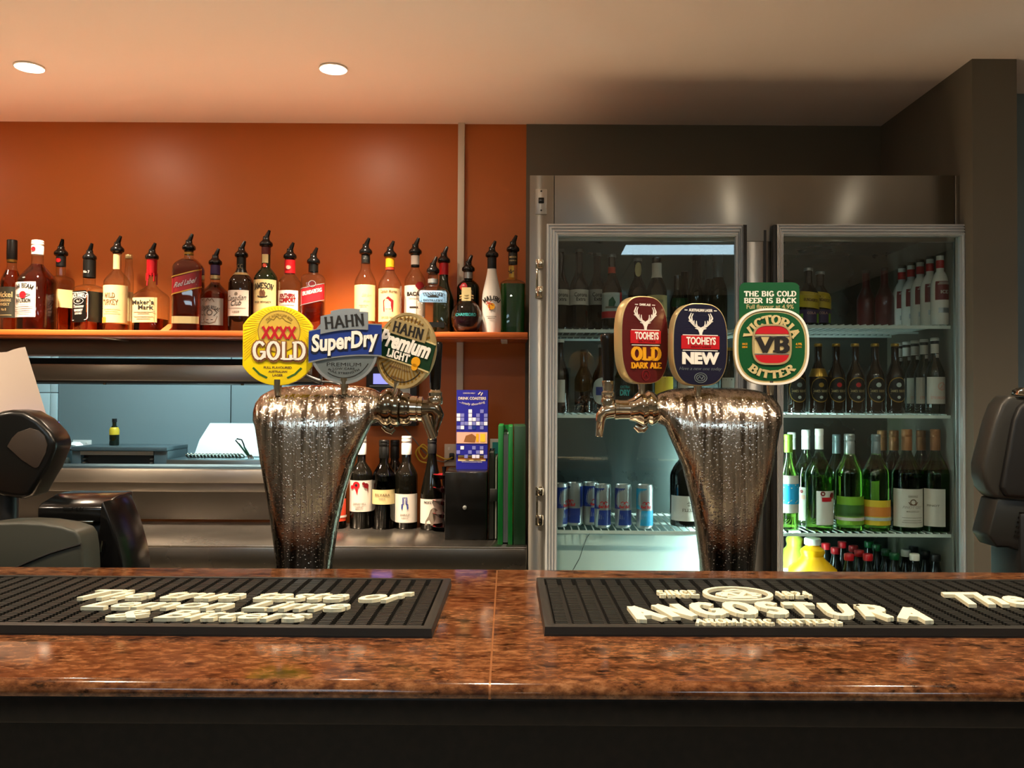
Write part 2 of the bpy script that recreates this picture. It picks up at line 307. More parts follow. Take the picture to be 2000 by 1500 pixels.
# ------------------------------------------------------------------ lettering
_fc = {}
def sans(s, bold=0.0):
    "the built-in typeface as flat 2-D faces"
    k = (s, bold)
    if k in _fc: return _fc[k]
    c = bpy.data.curves.new('t', 'FONT'); c.body = s; c.size = 1; c.resolution_u = 3; c.offset = bold; c.fill_mode = 'FRONT'
    o = bpy.data.objects.new('t', c); me = bpy.data.meshes.new_from_object(o)
    V = [(v.co.x, v.co.y) for v in me.vertices]; Fs = [tuple(p.vertices) for p in me.polygons]
    bpy.data.objects.remove(o); bpy.data.curves.remove(c); bpy.data.meshes.remove(me)
    _fc[k] = (V, Fs); return V, Fs
def A(cx, cy, rx, ry, a0, a1, n=7): return [(cx + rx * math.cos(R(a0 + (a1 - a0) * i / n)), cy + ry * math.sin(R(a0 + (a1 - a0) * i / n))) for i in range(n + 1)]
GL = {  # width, strokes, serif points
 'A': (.9, [[(.06, 0), (.45, 1), (.84, 0)], [(.2, .33), (.7, .33)]], [(.06, 0), (.84, 0)]),
 'B': (.78, [[(.14, 0), (.14, 1)], [(.14, 1), (.4, 1)] + A(.4, .76, .25, .24, 90, -90) + [(.14, .52)], [(.14, .52), (.42, .52)] + A(.42, .26, .28, .26, 90, -90) + [(.14, 0)]], [(.08, 0), (.08, 1)]),
 'C': (.8, [A(.43, .5, .36, .5, 42, 318, 12)], []),
 'D': (.85, [[(.14, 0), (.14, 1)], [(.14, 1), (.36, 1)] + A(.36, .5, .4, .5, 90, -90, 9) + [(.14, 0)]], [(.08, 0), (.08, 1)]),
 'E': (.72, [[(.14, 0), (.14, 1)], [(.14, 1), (.66, 1), (.66, .86)], [(.14, .52), (.5, .52)], [(.14, 0), (.68, 0), (.68, .16)]], [(.08, 0), (.08, 1)]),
 'F': (.7, [[(.14, 0), (.14, 1)], [(.14, 1), (.66, 1), (.66, .86)], [(.14, .52), (.5, .52)]], [(.14, 0), (.08, 1)]),
 'G': (.85, [A(.43, .5, .36, .5, 42, 330, 12), [(.5, .42), (.8, .42)], [(.76, .42), (.76, .1)]], []),
 'H': (.9, [[(.16, 0), (.16, 1)], [(.74, 0), (.74, 1)], [(.16, .5), (.74, .5)]], [(.16, 0), (.16, 1), (.74, 0), (.74, 1)]),
 'I': (.4, [[(.2, 0), (.2, 1)]], [(.2, 0), (.2, 1)]),
 'J': (.6, [[(.42, 1), (.42, .2)] + A(.24, .2, .18, .2, 0, -150, 5)], [(.42, 1)]),
 'K': (.86, [[(.16, 0), (.16, 1)], [(.74, 1), (.16, .42)], [(.34, .58), (.76, 0)]], [(.16, 0), (.16, 1), (.74, 1), (.76, 0)]),
 'L': (.7, [[(.16, 0), (.16, 1)], [(.16, 0), (.66, 0), (.66, .22)]], [(.16, 1), (.08, 0)]),
 'M': (1.05, [[(.14, 0), (.14, 1), (.52, .15), (.9, 1), (.9, 0)]], [(.14, 0), (.9, 0), (.1, 1), (.94, 1)]),
 'N': (.9, [[(.14, 0), (.14, 1), (.74, 0), (.74, 1)]], [(.14, 0), (.08, 1), (.74, 1)]),
 'O': (.86, [A(.43, .5, .36, .5, 0, 360, 16)], []),
 'P': (.76, [[(.16, 0), (.16, 1)], [(.16, 1), (.42, 1)] + A(.42, .74, .26, .26, 90, -90) + [(.16, .48)]], [(.16, 0), (.08, 1)]),
 'Q': (.86, [A(.43, .5, .36, .5, 0, 360, 16), [(.5, .25), (.8, -.05)]], []),
 'R': (.85, [[(.16, 0), (.16, 1)], [(.16, 1), (.42, 1)] + A(.42, .75, .26, .25, 90, -90) + [(.16, .5)], [(.4, .5), (.76, 0)]], [(.16, 0), (.08, 1), (.76, 0)]),
 'S': (.72, [A(.36, .75, .26, .25, 30, 270, 8) + A(.36, .25, .28, .25, 90, -150, 8)], []),
 'T': (.8, [[(.4, 0), (.4, 1)], [(.06, .82), (.06, 1), (.74, 1), (.74, .82)]], [(.4, 0)]),
 'U': (.9, [[(.14, 1), (.14, .34)] + A(.45, .34, .31, .34, 180, 360, 8) + [(.76, 1)]], [(.14, 1), (.76, 1)]),
 'V': (.9, [[(.06, 1), (.45, 0), (.84, 1)]], [(.06, 1), (.84, 1)]),
 'W': (1.25, [[(.06, 1), (.34, 0), (.62, .9), (.9, 0), (1.18, 1)]], [(.06, 1), (1.18, 1), (.62, 1)]),
 'X': (.86, [[(.08, 0), (.78, 1)], [(.08, 1), (.78, 0)]], [(.08, 0), (.78, 1), (.08, 1), (.78, 0)]),
 'Y': (.86, [[(.06, 1), (.43, .48), (.8, 1)], [(.43, .5), (.43, 0)]], [(.06, 1), (.8, 1), (.43, 0)]),
 'Z': (.76, [[(.08, .84), (.08, 1), (.68, 1), (.08, 0), (.7, 0), (.7, .16)]], []),
 "'": (.25, [[(.12, 1), (.12, .75)]], []), '.': (.25, [[(.12, 0), (.12, .04)]], []), ' ': (.45, [], []), '&': (.9, [[(.8, 0), (.2, .75)] + A(.36, .8, .16, .2, 180, 0, 5) + [(.12, .25)] + A(.32, .2, .22, .2, 170, 330, 6) + [(.75, .45)]], []),
 '0': (.7, [A(.35, .5, .28, .5, 0, 360, 14)], []), '1': (.45, [[(.08, .8), (.24, 1), (.24, 0)]], [(.24, 0)]), '2': (.7, [A(.35, .72, .26, .28, 160, -30, 7) + [(.08, 0), (.64, 0)]], []), '4': (.75, [[(.5, 0), (.5, 1), (.06, .3), (.7, .3)]], [(.5, 0)]),
 '8': (.7, [A(.35, .76, .22, .24, 0, 360, 12), A(.35, .26, .28, .26, 0, 360, 12)], []), '9': (.7, [A(.35, .68, .27, .32, 0, 360, 12), [(.62, .68), (.55, .25), (.2, 0)]], []), '%': (.8, [A(.18, .8, .14, .2, 0, 360, 8), A(.62, .2, .14, .2, 0, 360, 8), [(.16, 0), (.64, 1)]], [])}
def slab(s, t=0.19, serif=0.16, thin=0.6, gap=0.10):
    "a slab-serif typeface of our own drawn with strokes"
    V = []; Fs = []; x = 0
    def quad(a, b, c, d):
        o = len(V); V.extend([a, b, c, d]); Fs.append((o, o + 1, o + 2, o + 3))
    for ch in s:
        w, st, se = GL.get(ch.upper(), GL[' '])
        for pl in st:
            for i in range(len(pl) - 1):
                (x0, y0), (x1, y1) = pl[i], pl[i + 1]; dx, dy = x1 - x0, y1 - y0; L = math.hypot(dx, dy) or 1e-6
                k = t / 2 * (thin + (1 - thin) * min(1, abs(dy) / L * 1.15)); nx, ny = -dy / L * k, dx / L * k
                ex, ey = dx / L * k * 0.35, dy / L * k * 0.35
                quad((x + x0 - ex - nx, y0 - ey - ny), (x + x1 + ex - nx, y1 + ey - ny), (x + x1 + ex + nx, y1 + ey + ny), (x + x0 - ex + nx, y0 - ey + ny))
        for px, py in se:
            hh = t * 0.32; z0 = py - hh * (1 if py > .5 else .4); z1 = z0 + hh * 1.4
            quad((x + px - serif, z0), (x + px + serif, z0), (x + px + serif, z1), (x + px - serif, z1))
        x += w + gap
    return V, Fs
def fit(T, w, h, cx=0, cy=0, shear=0, arch=0, rot=0):
    "scale 2-D lettering into a w x h box centred on cx,cy; arch = radius of the circle it bends on"
    V, Fs = T
    if not V: return [], []
    x0 = min(v[0] for v in V); x1 = max(v[0] for v in V); y0 = min(v[1] for v in V); y1 = max(v[1] for v in V)
    sx = w / max(x1 - x0, 1e-6); sy = h / max(y1 - y0, 1e-6); out = []; c, s_ = math.cos(R(rot)), math.sin(R(rot))
    for x, y in V:
        u = (x - (x0 + x1) / 2) * sx; v = (y - (y0 + y1) / 2) * sy; u += v * shear
        if arch:
            a = u / arch; u, v = (arch + v) * math.sin(a), (arch + v) * math.cos(a) - arch
        out.append((cx + u * c - v * s_, cy + u * s_ + v * c))
    return out, Fs
def strokes(pls, t):
    V = []; Fs = []
    for pl in pls:
        for i in range(len(pl) - 1):
            (x0, y0), (x1, y1) = pl[i][:2], pl[i + 1][:2]; dx, dy = x1 - x0, y1 - y0; L = math.hypot(dx, dy) or 1e-6
            k0 = (pl[i][2] if len(pl[i]) > 2 else t) / 2; k1 = (pl[i + 1][2] if len(pl[i + 1]) > 2 else t) / 2
            nx, ny = -dy / L, dx / L; ex, ey = dx / L * k0 * .4, dy / L * k0 * .4
            o = len(V); V += [(x0 - ex - nx * k0, y0 - ey - ny * k0), (x1 + ex - nx * k1, y1 + ey - ny * k1), (x1 + ex + nx * k1, y1 + ey + ny * k1), (x0 - ex + nx * k0, y0 - ey + ny * k0)]
            Fs.append((o, o + 1, o + 2, o + 3))
    return V, Fs
def polyf(poly): return list(poly), [tuple(range(len(poly)))]
# ------------------------------------------------------------------ the room
YW = 3.2
XL, XR, YB = -3.4, 3.4, -4.6
XC = P(1028, 300, YW).x                      # where the orange wall meets the grey one
OPX, OPZ0, OPZ1 = -0.722, 1.08, 1.63          # the serving hatch
m = MB(); m.box(XL, XR, YB, 5.6, -0.1, 0); struct(m.build('floor', 'floor', smooth=0))
# ceiling over the bar, with the holes of the recessed lamps left to their trims
m = MB(); m.box(XL, XR, -0.4, YW + 0.1, CEIL, CEIL + 0.1); struct(m.build('ceiling', 'ceiling', smooth=0))
m = MB(); m.box(XL, XC, YW, YW + 0.1, OPZ1, CEIL); m.box(XL, OPX, YW, YW + 0.1, 0, OPZ0); m.box(OPX, XC, YW, YW + 0.1, 0, OPZ1)
struct(m.build('wall_back', 'orange', smooth=0))
pier_y = 2.56
px0 = P(1899, 200, pier_y).x; px1 = P(1986, 200, pier_y).x
m = MB(); m.box(XC, px0 + 0.1, YW - 0.004, YW + 0.1, 0, CEIL); struct(m.build('wall_niche', 'grey_wall', smooth=0))
m = MB(); m.box(px0, px1, pier_y, YW, 0, CEIL); struct(m.build('wall_pier', 'grey_wall', smooth=0))
m = MB(); m.box(px1, XR, 2.85, 2.95, 0, CEIL); struct(m.build('wall_right_back', 'blue_wall', smooth=0))
m = MB(); m.box(XR, XR + 0.1, YB, YW, 0, 2.9); struct(m.build('wall_right', 'room_wall', smooth=0))
m = MB(); m.box(XL - 0.1, XL, YB, 5.6, 0, 2.9); struct(m.build('wall_left', 'room_wall', smooth=0))
m = MB(); m.box(XL, XR, YB - 0.1, YB, 0, 2.9); struct(m.build('wall_front', 'room_wall', smooth=0))
# tiled ceiling of the room behind the camera, a step higher than the bar ceiling
ZT = 2.62
ct = MB(); ct.box(XL, XR, YB, -0.4, ZT + 0.02, ZT + 0.1); ct.box(XL, XR, -0.42, -0.4, CEIL, ZT + 0.1)
ct = struct(ct.build('ceiling_dining', 'ceiling', smooth=0))
tile = MB().box(-0.293, 0.293, -0.293, 0.293, 0, 0.018)
t0 = None
TROFF = [(1.3, -1.5), (-1.1, -1.5), (-1.1, -2.7)]
nx, ny = int((XR - XL) / 0.6), int((-0.4 - YB) / 0.6)
for i in range(nx):
    for j in range(ny):
        x = XL + 0.35 + 0.6 * i; y = YB + 0.3 + 0.6 * j
        if any(abs(x - tx) < 0.5 and abs(y - ty) < 0.25 for tx, ty in TROFF): continue
        if t0 is None: t0 = o = tile.build('tile', 'ceiling', ct, smooth=0)
        else:
            o = t0.copy(); COL.objects.link(o); o.parent = ct
        o.location = (x, y, ZT)
tr0 = None
for k, (x, y) in enumerate(TROFF):
    lb = 'flat bluish-white light panel set in the tiled ceiling behind the bar customers'
    if tr0 is None:
        tr0 = thing('ceiling_light', lb, 'ceiling light', group='light panels of the dining ceiling')
        MB().box(-0.58, 0.58, -0.28, 0.28, 0.006, 0.014).build('diffuser', 'troffer_glow', tr0, smooth=0)
        f = MB()
        for a in ((-0.6, 0.6, -0.3, -0.28), (-0.6, 0.6, 0.28, 0.3), (-0.6, -0.58, -0.28, 0.28), (0.58, 0.6, -0.28, 0.28)): f.box(*a, 0, 0.03)
        f.build('frame', 'white', tr0, smooth=0); o = tr0
    else: o = copy_tree(tr0)
    o.location = (x, y, ZT - 0.012)
# white conduit cover up the orange wall
a = P(895, 300, YW); b_ = P(908, 300, YW)
m = MB(); m.box(a.x, b_.x, YW - 0.018, YW, 0.94, CEIL); struct(m.build('trim_1', 'white_trim', bevel=0.002))

# recessed ceiling lamps
d0 = None
for k, (x, y) in enumerate(BACKSPOTS + BARSPOTS + DINE_FILLS):
    if d0 is None:
        d0 = thing('downlight', 'x', 'ceiling light', group='recessed ceiling downlights')
        MB().lathe([(0.044, -0.001), (0.046, -0.004), (0.043, -0.006), (0.033, -0.003), (0.031, 0.001)], 32).build('trim_ring', 'white', d0)
        MB().lathe([(0.031, -0.002), (0.024, -0.0065), (0.012, -0.009), (0.002, -0.010)], 24).build('lamp', 'lamp_glow', d0)
        o = d0
    else: o = copy_tree(d0)
    o.location = (x, y, CEIL if y > -.4 else ZT - .0005)
    o['label'] = ['glowing warm ceiling lamp out past the left end of the hatch', 'glowing warm ceiling lamp above the leftmost spirit bottles', 'glowing warm ceiling lamp above the right-hand group of spirit bottles'][k] if k < 3 else \
        ('warm ceiling lamp in the row over the granite bar top' if y > 0 else 'unseen warm fill lamp added over the dining room floor')

# ------------------------------------------------------------------ kitchen beyond the hatch
KY = 5.2
kx1 = 0.3
kw = MB(); kw.box(XL, kx1, KY, KY + 0.1, 0, CEIL); kw = struct(kw.build('wall_kitchen', 'dark_joint', smooth=0))
pan = [(P(116, 800, KY).x, P(451, 800, KY).x), (P(453, 800, KY).x, P(790, 800, KY).x), (P(792, 800, KY).x, kx1)]
for x0, x1 in pan: MB().box(x0, x1, KY - 0.012, KY, 0.9, CEIL - 0.01).build('panel', 'kitchen_wall', kw, bevel=0.002)
tx = [P(20, 800, KY).x, P(59, 800, KY).x, P(101, 800, KY).x, P(115, 800, KY).x]
tz = [P(100, y, KY).z for y in (925, 882, 824, 767, 709, 651, 593)]
for i in range(3):
    for j in range(6):
        MB().box(tx[i] + 0.002, tx[i + 1] - 0.002, KY - 0.02, KY, tz[j] + 0.002, tz[j + 1] - 0.002).build('tile', 'kitchen_tile', kw, bevel=0.002)
m = MB(); m.box(XL, kx1, YW + 0.1, KY, CEIL, CEIL + 0.1); struct(m.build('ceiling_kitchen', 'ceiling', smooth=0))
m = MB(); m.box(kx1, kx1 + 0.1, YW + 0.1, KY, 0, CEIL); struct(m.build('wall_kitchen_right', 'kitchen_wall', smooth=0))
kl = thing('fluorescent_light', 'white fluorescent fitting on the kitchen ceiling beyond the hatch', 'ceiling light', (-1.55, 4.15, CEIL))
MB().box(-0.62, 0.62, -0.11, 0.11, -0.05, 0.0).build('housing', 'white', kl, bevel=0.004)
MB().box(-0.6, 0.6, -0.1, 0.1, -0.075, -0.05).build('diffuser', 'kitchen_glow', kl, smooth=0)
BZ = 0.985
kb = thing('kitchen_bench', 'stainless steel kitchen bench along the far kitchen wall', 'bench', (-1.7, 4.75, 0))
MB().box(-1.65, 1.6, -0.42, 0.43, BZ - 0.04, BZ).build('top', 'kitchen_steel', kb, bevel=0.004)
for x in (-1.5, 0, 1.5): MB().box(x - 0.03, x + 0.03, -0.36, -0.30, 0, BZ - 0.04).build('leg', 'kitchen_steel', kb)
MB().box(-1.6, 1.55, -0.38, 0.38, 0.25, 0.28).build('undershelf', 'kitchen_steel', kb)
YT = 4.75
def K(px, py, Y=YT): return P(px, py, Y)
# salamander grill
x0, x1 = K(164, 870).x, K(346, 870).x; zt = K(250, 870).z
g = thing('grill_oven', 'long low open-fronted grey grill oven on the kitchen bench', 'oven', ((x0 + x1) / 2, YT, BZ)); hw = (x1 - x0) / 2; hh = zt - BZ
body = MB().box(-hw, hw, -0.14, 0.16, hh - 0.022, hh).box(-hw, hw, 0.14, 0.16, 0.0, hh - 0.022).box(-hw, -hw + 0.05, -0.13, 0.14, 0.0, hh - 0.022).box(hw - 0.075, hw, -0.13, 0.14, 0.0, hh - 0.022).box(-hw + 0.05, hw - 0.075, -0.13, 0.14, 0, 0.012)
body.build('housing', 'oven_grey', g, bevel=0.003)
MB().box(-hw + 0.05, hw - 0.075, -0.138, -0.128, hh - 0.045, hh - 0.024).build('fascia', 'kitchen_steel', g)
MB().box(-hw + 0.052, hw - 0.077, -0.1, 0.138, 0.013, hh - 0.05).build('cavity', 'oven_dark', g)
MB().box(-hw + 0.06, hw - 0.09, -0.15, 0.0, 0.02, 0.028).build('tray', 'kitchen_steel', g)
for sx in (-hw + 0.066, hw - 0.09):
    for k in range(3): MB().box(sx - 0.008, sx + 0.008, -0.128, -0.1, 0.03 + 0.02 * k, 0.036 + 0.02 * k).build('rack_rail', 'kitchen_steel', g)
# deep fryer with a raised lid
x0, x1 = K(352, 890).x, K(545, 890).x
fr = thing('deep_fryer', 'white-lidded stainless deep fryer on the kitchen bench', 'fryer', ((x0 + x1) / 2, YT, BZ)); hw = (x1 - x0) / 2
z1 = K(450, 893).z - BZ; z2 = K(450, 828).z - BZ
MB().box(-hw, hw, -0.2, 0.2, 0, z1).build('body', 'kitchen_steel', fr, bevel=0.008)
fa = K(378, 890).x - (x0 + x1) / 2; fb = K(390, 828).x - (x0 + x1) / 2
lid = MB().loft([[(fa, 0.0, z1 + .005), (hw - .02, 0.0, z1 + .005), (hw - .02, 0.02, z1 + .005), (fa, 0.02, z1 + .005)], [(fa + .012, 0.05, (z1 + z2) / 2), (hw - .025, 0.05, (z1 + z2) / 2), (hw - .025, 0.07, (z1 + z2) / 2), (fa + .012, 0.07, (z1 + z2) / 2)], [(fb, 0.16, z2), (hw - .04, 0.16, z2), (hw - .04, 0.18, z2 - .005), (fb, 0.18, z2 - .005)]])
lid.build('lid', 'fridge_white', fr, bevel=0.004)
for k in range(16):
    xx = fa + 0.0 + k * 0.0195
    pts = [(xx + 0.014 * math.sin(t) * 1.0 - 0.004, -0.06 - 0.02 * math.cos(t), z1 + 0.012 + 0.012 * math.cos(t)) for t in [i * PI / 6 for i in range(11)]]
    MB().tube(pts, 0.004, 6).build('element_coil', 'dark_chrome', fr)
bk = thing('fryer_basket', 'fryer basket with a dark looped handle resting on the fryer', 'basket', (K(482, 895).x, YT - 0.12, BZ + z1))
ox = bk.location
def kk(px, py, Y=YT - 0.12): return P(px, py, Y) - Vector(ox)
loop = [kk(466, 866), kk(460, 860), kk(463, 857), kk(472, 859), kk(476, 868)]
MB().tube([kk(466, 867)] + loop[1:] + [kk(478, 876)], 0.004, 8).build('handle_loop', 'black_gloss', bk)
MB().tube([kk(466, 866), kk(484, 890)], 0.005, 8).tube([kk(477, 873), kk(487, 890)], 0.005, 8).build('handle', 'dark_green', bk)
for k in range(4): MB().tube([kk(484 + k * 2, 888), kk(485.5 + k * 3, 894), kk(486 + k * 3, 899)], 0.003, 6).build('wire', 'dark_chrome', bk)
# bottle of oil on the grill
kb_ = K(223, 868)
ob = thing('oil_bottle', 'dark green oil bottle with yellow label standing on the grill oven', 'bottle', (kb_.x, YT, zt))
MB().lathe([(0.024, 0), (0.026, 0.005), (0.026, 0.08), (0.022, 0.095), (0.011, 0.112), (0.011, 0.135)], 16).build('body', 'dark_green_glass', ob)
MB().lathe([(0.013, 0.13), (0.013, 0.15)], 12).build('cap', 'black', ob)
MB().lathe([(0.0268, 0.060), (0.0268, 0.088), (0.020, 0.102)], 16, cap0=False, cap1=False).build('label', 'label_yellow', ob)
# outlet, dark box, cloth
c = P(160, 869, KY - 0.02)
so = thing('wall_socket', 'white double power socket on the grey kitchen wall', 'socket', (c.x, KY - 0.012, c.z))
MB().box(-0.057, 0.057, -0.01, 0, -0.03, 0.03).build('plate', 'white_plastic', so, bevel=0.003)
for sx in (-0.03, 0.03): MB().box(sx - 0.006, sx + 0.006, -0.013, -0.01, 0.008, 0.02).build('switch', 'white', so, bevel=0.001)
x0, x1 = K(86, 885).x, K(124, 885).x; z1 = K(100, 881).z
db = thing('metal_container', 'dark grey steel container on the bench left of the grill oven', 'container', ((x0 + x1) / 2, YT, BZ)); hw = (x1 - x0) / 2
MB().box(-hw, hw, -0.1, 0.1, 0, z1 - BZ).build('body', 'oven_grey', db, bevel=0.004); MB().box(-hw - .005, hw + .005, -0.105, 0.105, z1 - BZ, z1 - BZ + .008).build('lid', 'oven_dark', db, bevel=0.002)
rc = K(140, 880)
cl = MB(); rings = []
for i in range(9):
    t = i / 8; rr = []
    for j in range(7):
        u = j / 6 - .5
        rr.append((rc.x - 0.05 + 0.11 * t + 0.008 * math.sin(9 * u + 3 * t), YT + 0.02 + u * 0.06, K(124 + 30 * t, 874 - 10 * math.sin(t * 3.0) + (22 * max(0, t - .7) / .3 if j > 2 else 6 * t)).z + 0.006 * math.sin(7 * u + 5 * t)))
    rings.append(rr)
rings2 = [r + [(x, y + .002, z - .004) for x, y, z in reversed(r)] for r in rings]
cl.loft(rings2); tag(cl.build('dish_cloth', 'white'), 'crumpled white cloth beside the grill oven under the socket', 'cloth')
dp = K(123, 884)
tag(MB().lathe([(0.02, 0), (0.024, .01), (0.02, .05), (0.012, .075)], 12).build('shaker', 'dark_grey', loc=(rc.x + .0, YT - 0.05, BZ)), 'small dark shaker beside the white cloth in the kitchen', 'shaker')

# ------------------------------------------------------------------ serving hatch
sh = thing('serving_hatch', 'wide stainless steel serving hatch in the orange wall', 'hatch', ((XL + OPX) / 2, YW, 0)); cx = (XL + OPX) / 2; hx = (OPX - XL) / 2
def hz(y, Y): return P(300, y, Y).z
za, zb = hz(917, 3.05), hz(943, 3.05)
MB().box(-hx, hx, -0.15, 0.1, zb, za).build('sill', 'steel', sh, bevel=0.003)
zl_ = hz(960, 3.12)
MB().box(-hx, hx, -0.08, -0.001, zl_, zb).build('sill_lip', 'steel', sh, bevel=0.002)
MB().box(-hx, hx, -0.035, -0.001, hz(696, 3.16), 1.615).build('head_panel', 'steel', sh, bevel=0.002)
MB().box(-hx, hx, -0.014, -0.001, 0.94, zl_).build('splashback', 'counter_steel', sh)
MB().box(hx, hx + 0.012, -0.03, 0.11, za + .001, 1.615).build('side_jamb', 'steel', sh, bevel=0.002)
MB().box(-hx, hx, -0.036, -0.032, hz(697, 3.16), hz(694, 3.16)).build('lower_lip', 'alu', sh)
g0, g1 = hz(744, 3.05), hz(712, 3.05)
ga = MB().box(-hx, hx, -0.15, 0.25, g0, g1).build('gantry', 'steel', sh, bevel=0.003)
MB().box(-hx, hx, -0.14, 0.24, g0 - 0.008, g0).build('underside_rail', 'black', ga)
MB().box(-hx, hx, 0.12, 0.2, g1, hz(701, 3.35)).build('shade_block', 'black', ga)  # black block put in for the shade inside the gantry top
for k in range(5):
    MB().lathe([(0.006, 0), (0.006, -0.006)], 8, M=Matrix.Translation((-hx + 0.42 + 0.5 * k, -0.13, g0 - 0.008))).build('screw', 'dark_chrome', ga)

# orange wall shelf
SY0 = 2.93
sz1 = P(500, 646, SY0).z; sz0 = P(500, 657, SY0).z
sx1 = P(1031, 655, SY0).x
shf = thing('wall_shelf', 'long orange painted shelf carrying the spirit bottles', 'shelf', (0, YW, sz1))
MB().box(XL, sx1, SY0 - YW, -0.001, sz0 - sz1, 0).build('board', 'orange_shelf', shf, bevel=0.003)
MB().box(XL, sx1, SY0 - YW + 0.006, SY0 - YW + 0.012, sz0 - sz1 - 0.004, sz0 - sz1).build('edge_bead', 'orange_shelf', shf)
for px in (230, 985): MB().box(P(px - 6, 660, 3.1).x, P(px + 6, 660, 3.1).x, -0.2, -0.002, sz0 - sz1 - .004, sz0 - sz1 - .0005).build('bracket', 'white_trim', shf)

# back counter
CZ = P(700, 1030, 3.06).z; CY0 = 2.675
bc = thing('back_counter', 'stainless steel back counter under the spirit shelf', 'counter', (0, YW, 0))
cxr = P(1030, 1070, CY0).x
MB().box(XL, cxr, CY0 - YW, -0.016, CZ - 0.006, CZ).box(XL, cxr, CY0 - YW, CY0 - YW + 0.03, CZ - 0.075, CZ - 0.006).build('top', 'counter_steel', bc, bevel=0.003)
MB().box(XL, cxr, CY0 - YW + 0.045, -0.05, 0.1, CZ - 0.006).build('cabinet', 'charcoal', bc)
for px in (60, 480, 830, 905): MB().box(P(px - 210, 1100, CY0 + .04).x + .004, P(px, 1100, CY0 + .04).x - .004, CY0 - YW + 0.03, CY0 - YW + 0.045, 0.14, CZ - 0.085).build('door', 'dark_grey', bc, bevel=0.002)

# ------------------------------------------------------------------ display fridge
YAW = R(-1.2)
FO = P(1035, 343, 2.665); FTOP = FO.z
FM = Matrix.Translation((FO.x, FO.y, 0)) @ Matrix.Rotation(YAW, 4, 'Z'); FI = FM.inverted()
def FP(px, py, yl=0.0):
    d = CR @ Vector(((px - 1000) / F, -(py - 750) / F, -1)); d = FI.to_3x3() @ d; e = FI @ EYE
    return e + d * ((yl - e.y) / d.y)
FW = FP(1909, 600).x
fg = thing('display_fridge', 'tall stainless steel fridge with two glass doors full of drinks', 'fridge', (FO.x, FO.y, 0), (0, 0, YAW))
D = 0.53
xs = lambda px, y=800: FP(px, y).x
zz = lambda py, x=1500, yl=0: FP(x, py, yl).z
zt_ = zz(441); zpan = zz(463, 1475)
# carcass
MB().box(0, FW, 0.0, D, FTOP - 0.002, FTOP).box(0, 0.028, 0.002, D, 0.06, FTOP).box(FW - 0.028, FW, 0.002, D, 0.06, FTOP).box(0, FW, D - 0.01, D, 0.06, FTOP).box(0, FW, 0.002, D, 0.06, 0.12).build('carcass', 'fridge_steel', fg)
MB().box(xs(1081), xs(1865), -0.003, 0.012, zt_ - 0.05, FTOP).build('top_panel', 'fridge_steel', fg, bevel=0.0015)
for n_, (a, b_) in enumerate(((0, xs(1080)), (xs(1866), FW))):
    MB().box(a, b_, -0.003, 0.012, 0.06, FTOP).build('corner_panel', 'fridge_steel', fg, bevel=0.0015)
ma, mb = xs(1440), xs(1530)
MB().box(ma, mb, 0.0, 0.03, 0.1, zpan).build('mullion', 'fridge_steel', fg, bevel=0.001)
MB().box(ma, mb, 0.001, 0.03, zpan + .002, zt_ + .01).build('mullion_head', 'fridge_steel', fg)
MB().box(xs(1491), xs(1496), -0.004, 0.002, 0.1, zz(450)).build('mullion_seam', 'black', fg)
# lining
IX0, IX1, IZ0, IZ1 = 0.03, FW - 0.03, 0.13, zt_ - 0.004
MB().box(IX0, IX1, D - 0.02, D - 0.012, IZ0, IZ1).box(IX0 - .001, IX0 + .006, 0.03, D - .02, IZ0, IZ1).box(IX1 - .006, IX1 + .001, 0.03, D - .02, IZ0, IZ1).box(IX0, IX1, 0.03, D - .02, IZ1, IZ1 + .006).box(IX0, IX1, 0.03, D - .02, IZ0 - .006, IZ0).build('lining', 'interior_steel', fg, smooth=0)
wp1 = FP(1366, 1045, 0.13).x
wz = FP(1200, 1046, 0.12).z
MB().box(IX0 + .007, wp1, 0.13, 0.16, IZ0, wz).build('evaporator_panel', 'fridge_white', fg, bevel=0.002)
MB().box(wp1 + .003, wp1 + .06, 0.135, 0.16, IZ0, wz).build('evaporator_end', 'fridge_white', fg, bevel=0.002)
pts = [FP(1153, 1040, 0.128), FP(1145, 1052, 0.128), FP(1138, 1072, 0.128), FP(1132, 1090, 0.128), FP(1122, 1108, 0.128), FP(1110, 1130, 0.128)]
MB().tube(pts, 0.0012, 6).build('sensor_wire', 'dark_grey', fg)
tl = FP(1478, 700, 0.10)
MB().lathe([(0.012, 0.45), (0.013, 0.47), (0.013, 1.31), (0.012, 1.33)], 16, M=Matrix.Translation((tl.x, 0.085, 0))).build('light_tube', 'tube_glow', fg)
for sx in (IX0 + .012, (ma + mb) / 2 - .01, IX1 - .012):
    MB().box(sx - .008, sx + .008, D - 0.03, D - 0.02, IZ0, IZ1).build('shelf_upright', 'interior_steel', fg)
# wire shelves
def wire_shelf(x0, x1, z):
    m = MB()
    y0, y1 = 0.055, D - 0.05
    m.box(x0, x1, y0, y0 + 0.007, z - 0.014, z - 0.004); m.box(x0, x1, y1 - .006, y1, z - 0.012, z - 0.004); m.box(x0, x1, (y0 + y1) / 2, (y0 + y1) / 2 + .005, z - 0.014, z - .007)
    m.box(x0, x0 + .005, y0, y1, z - 0.01, z - .003); m.box(x1 - .005, x1, y0, y1, z - 0.01, z - .003)
    n = int((x1 - x0) / 0.0235)
    for i in range(n + 1):
        xx = x0 + .006 + (x1 - x0 - .012) * i / n
        m.tube([(xx, y0 + .001, z - .006), (xx, y0 + .004, z - .002), (xx, y1 - .002, z - .002)], 0.0022, 6)
    m.build('wire_shelf', 'shelf_wire', fg, fix=False)
    return z
lx0, lx1, rx0, rx1 = IX0 + .01, tl.x - .03, tl.x + .03, IX1 - .01
ZS = {}
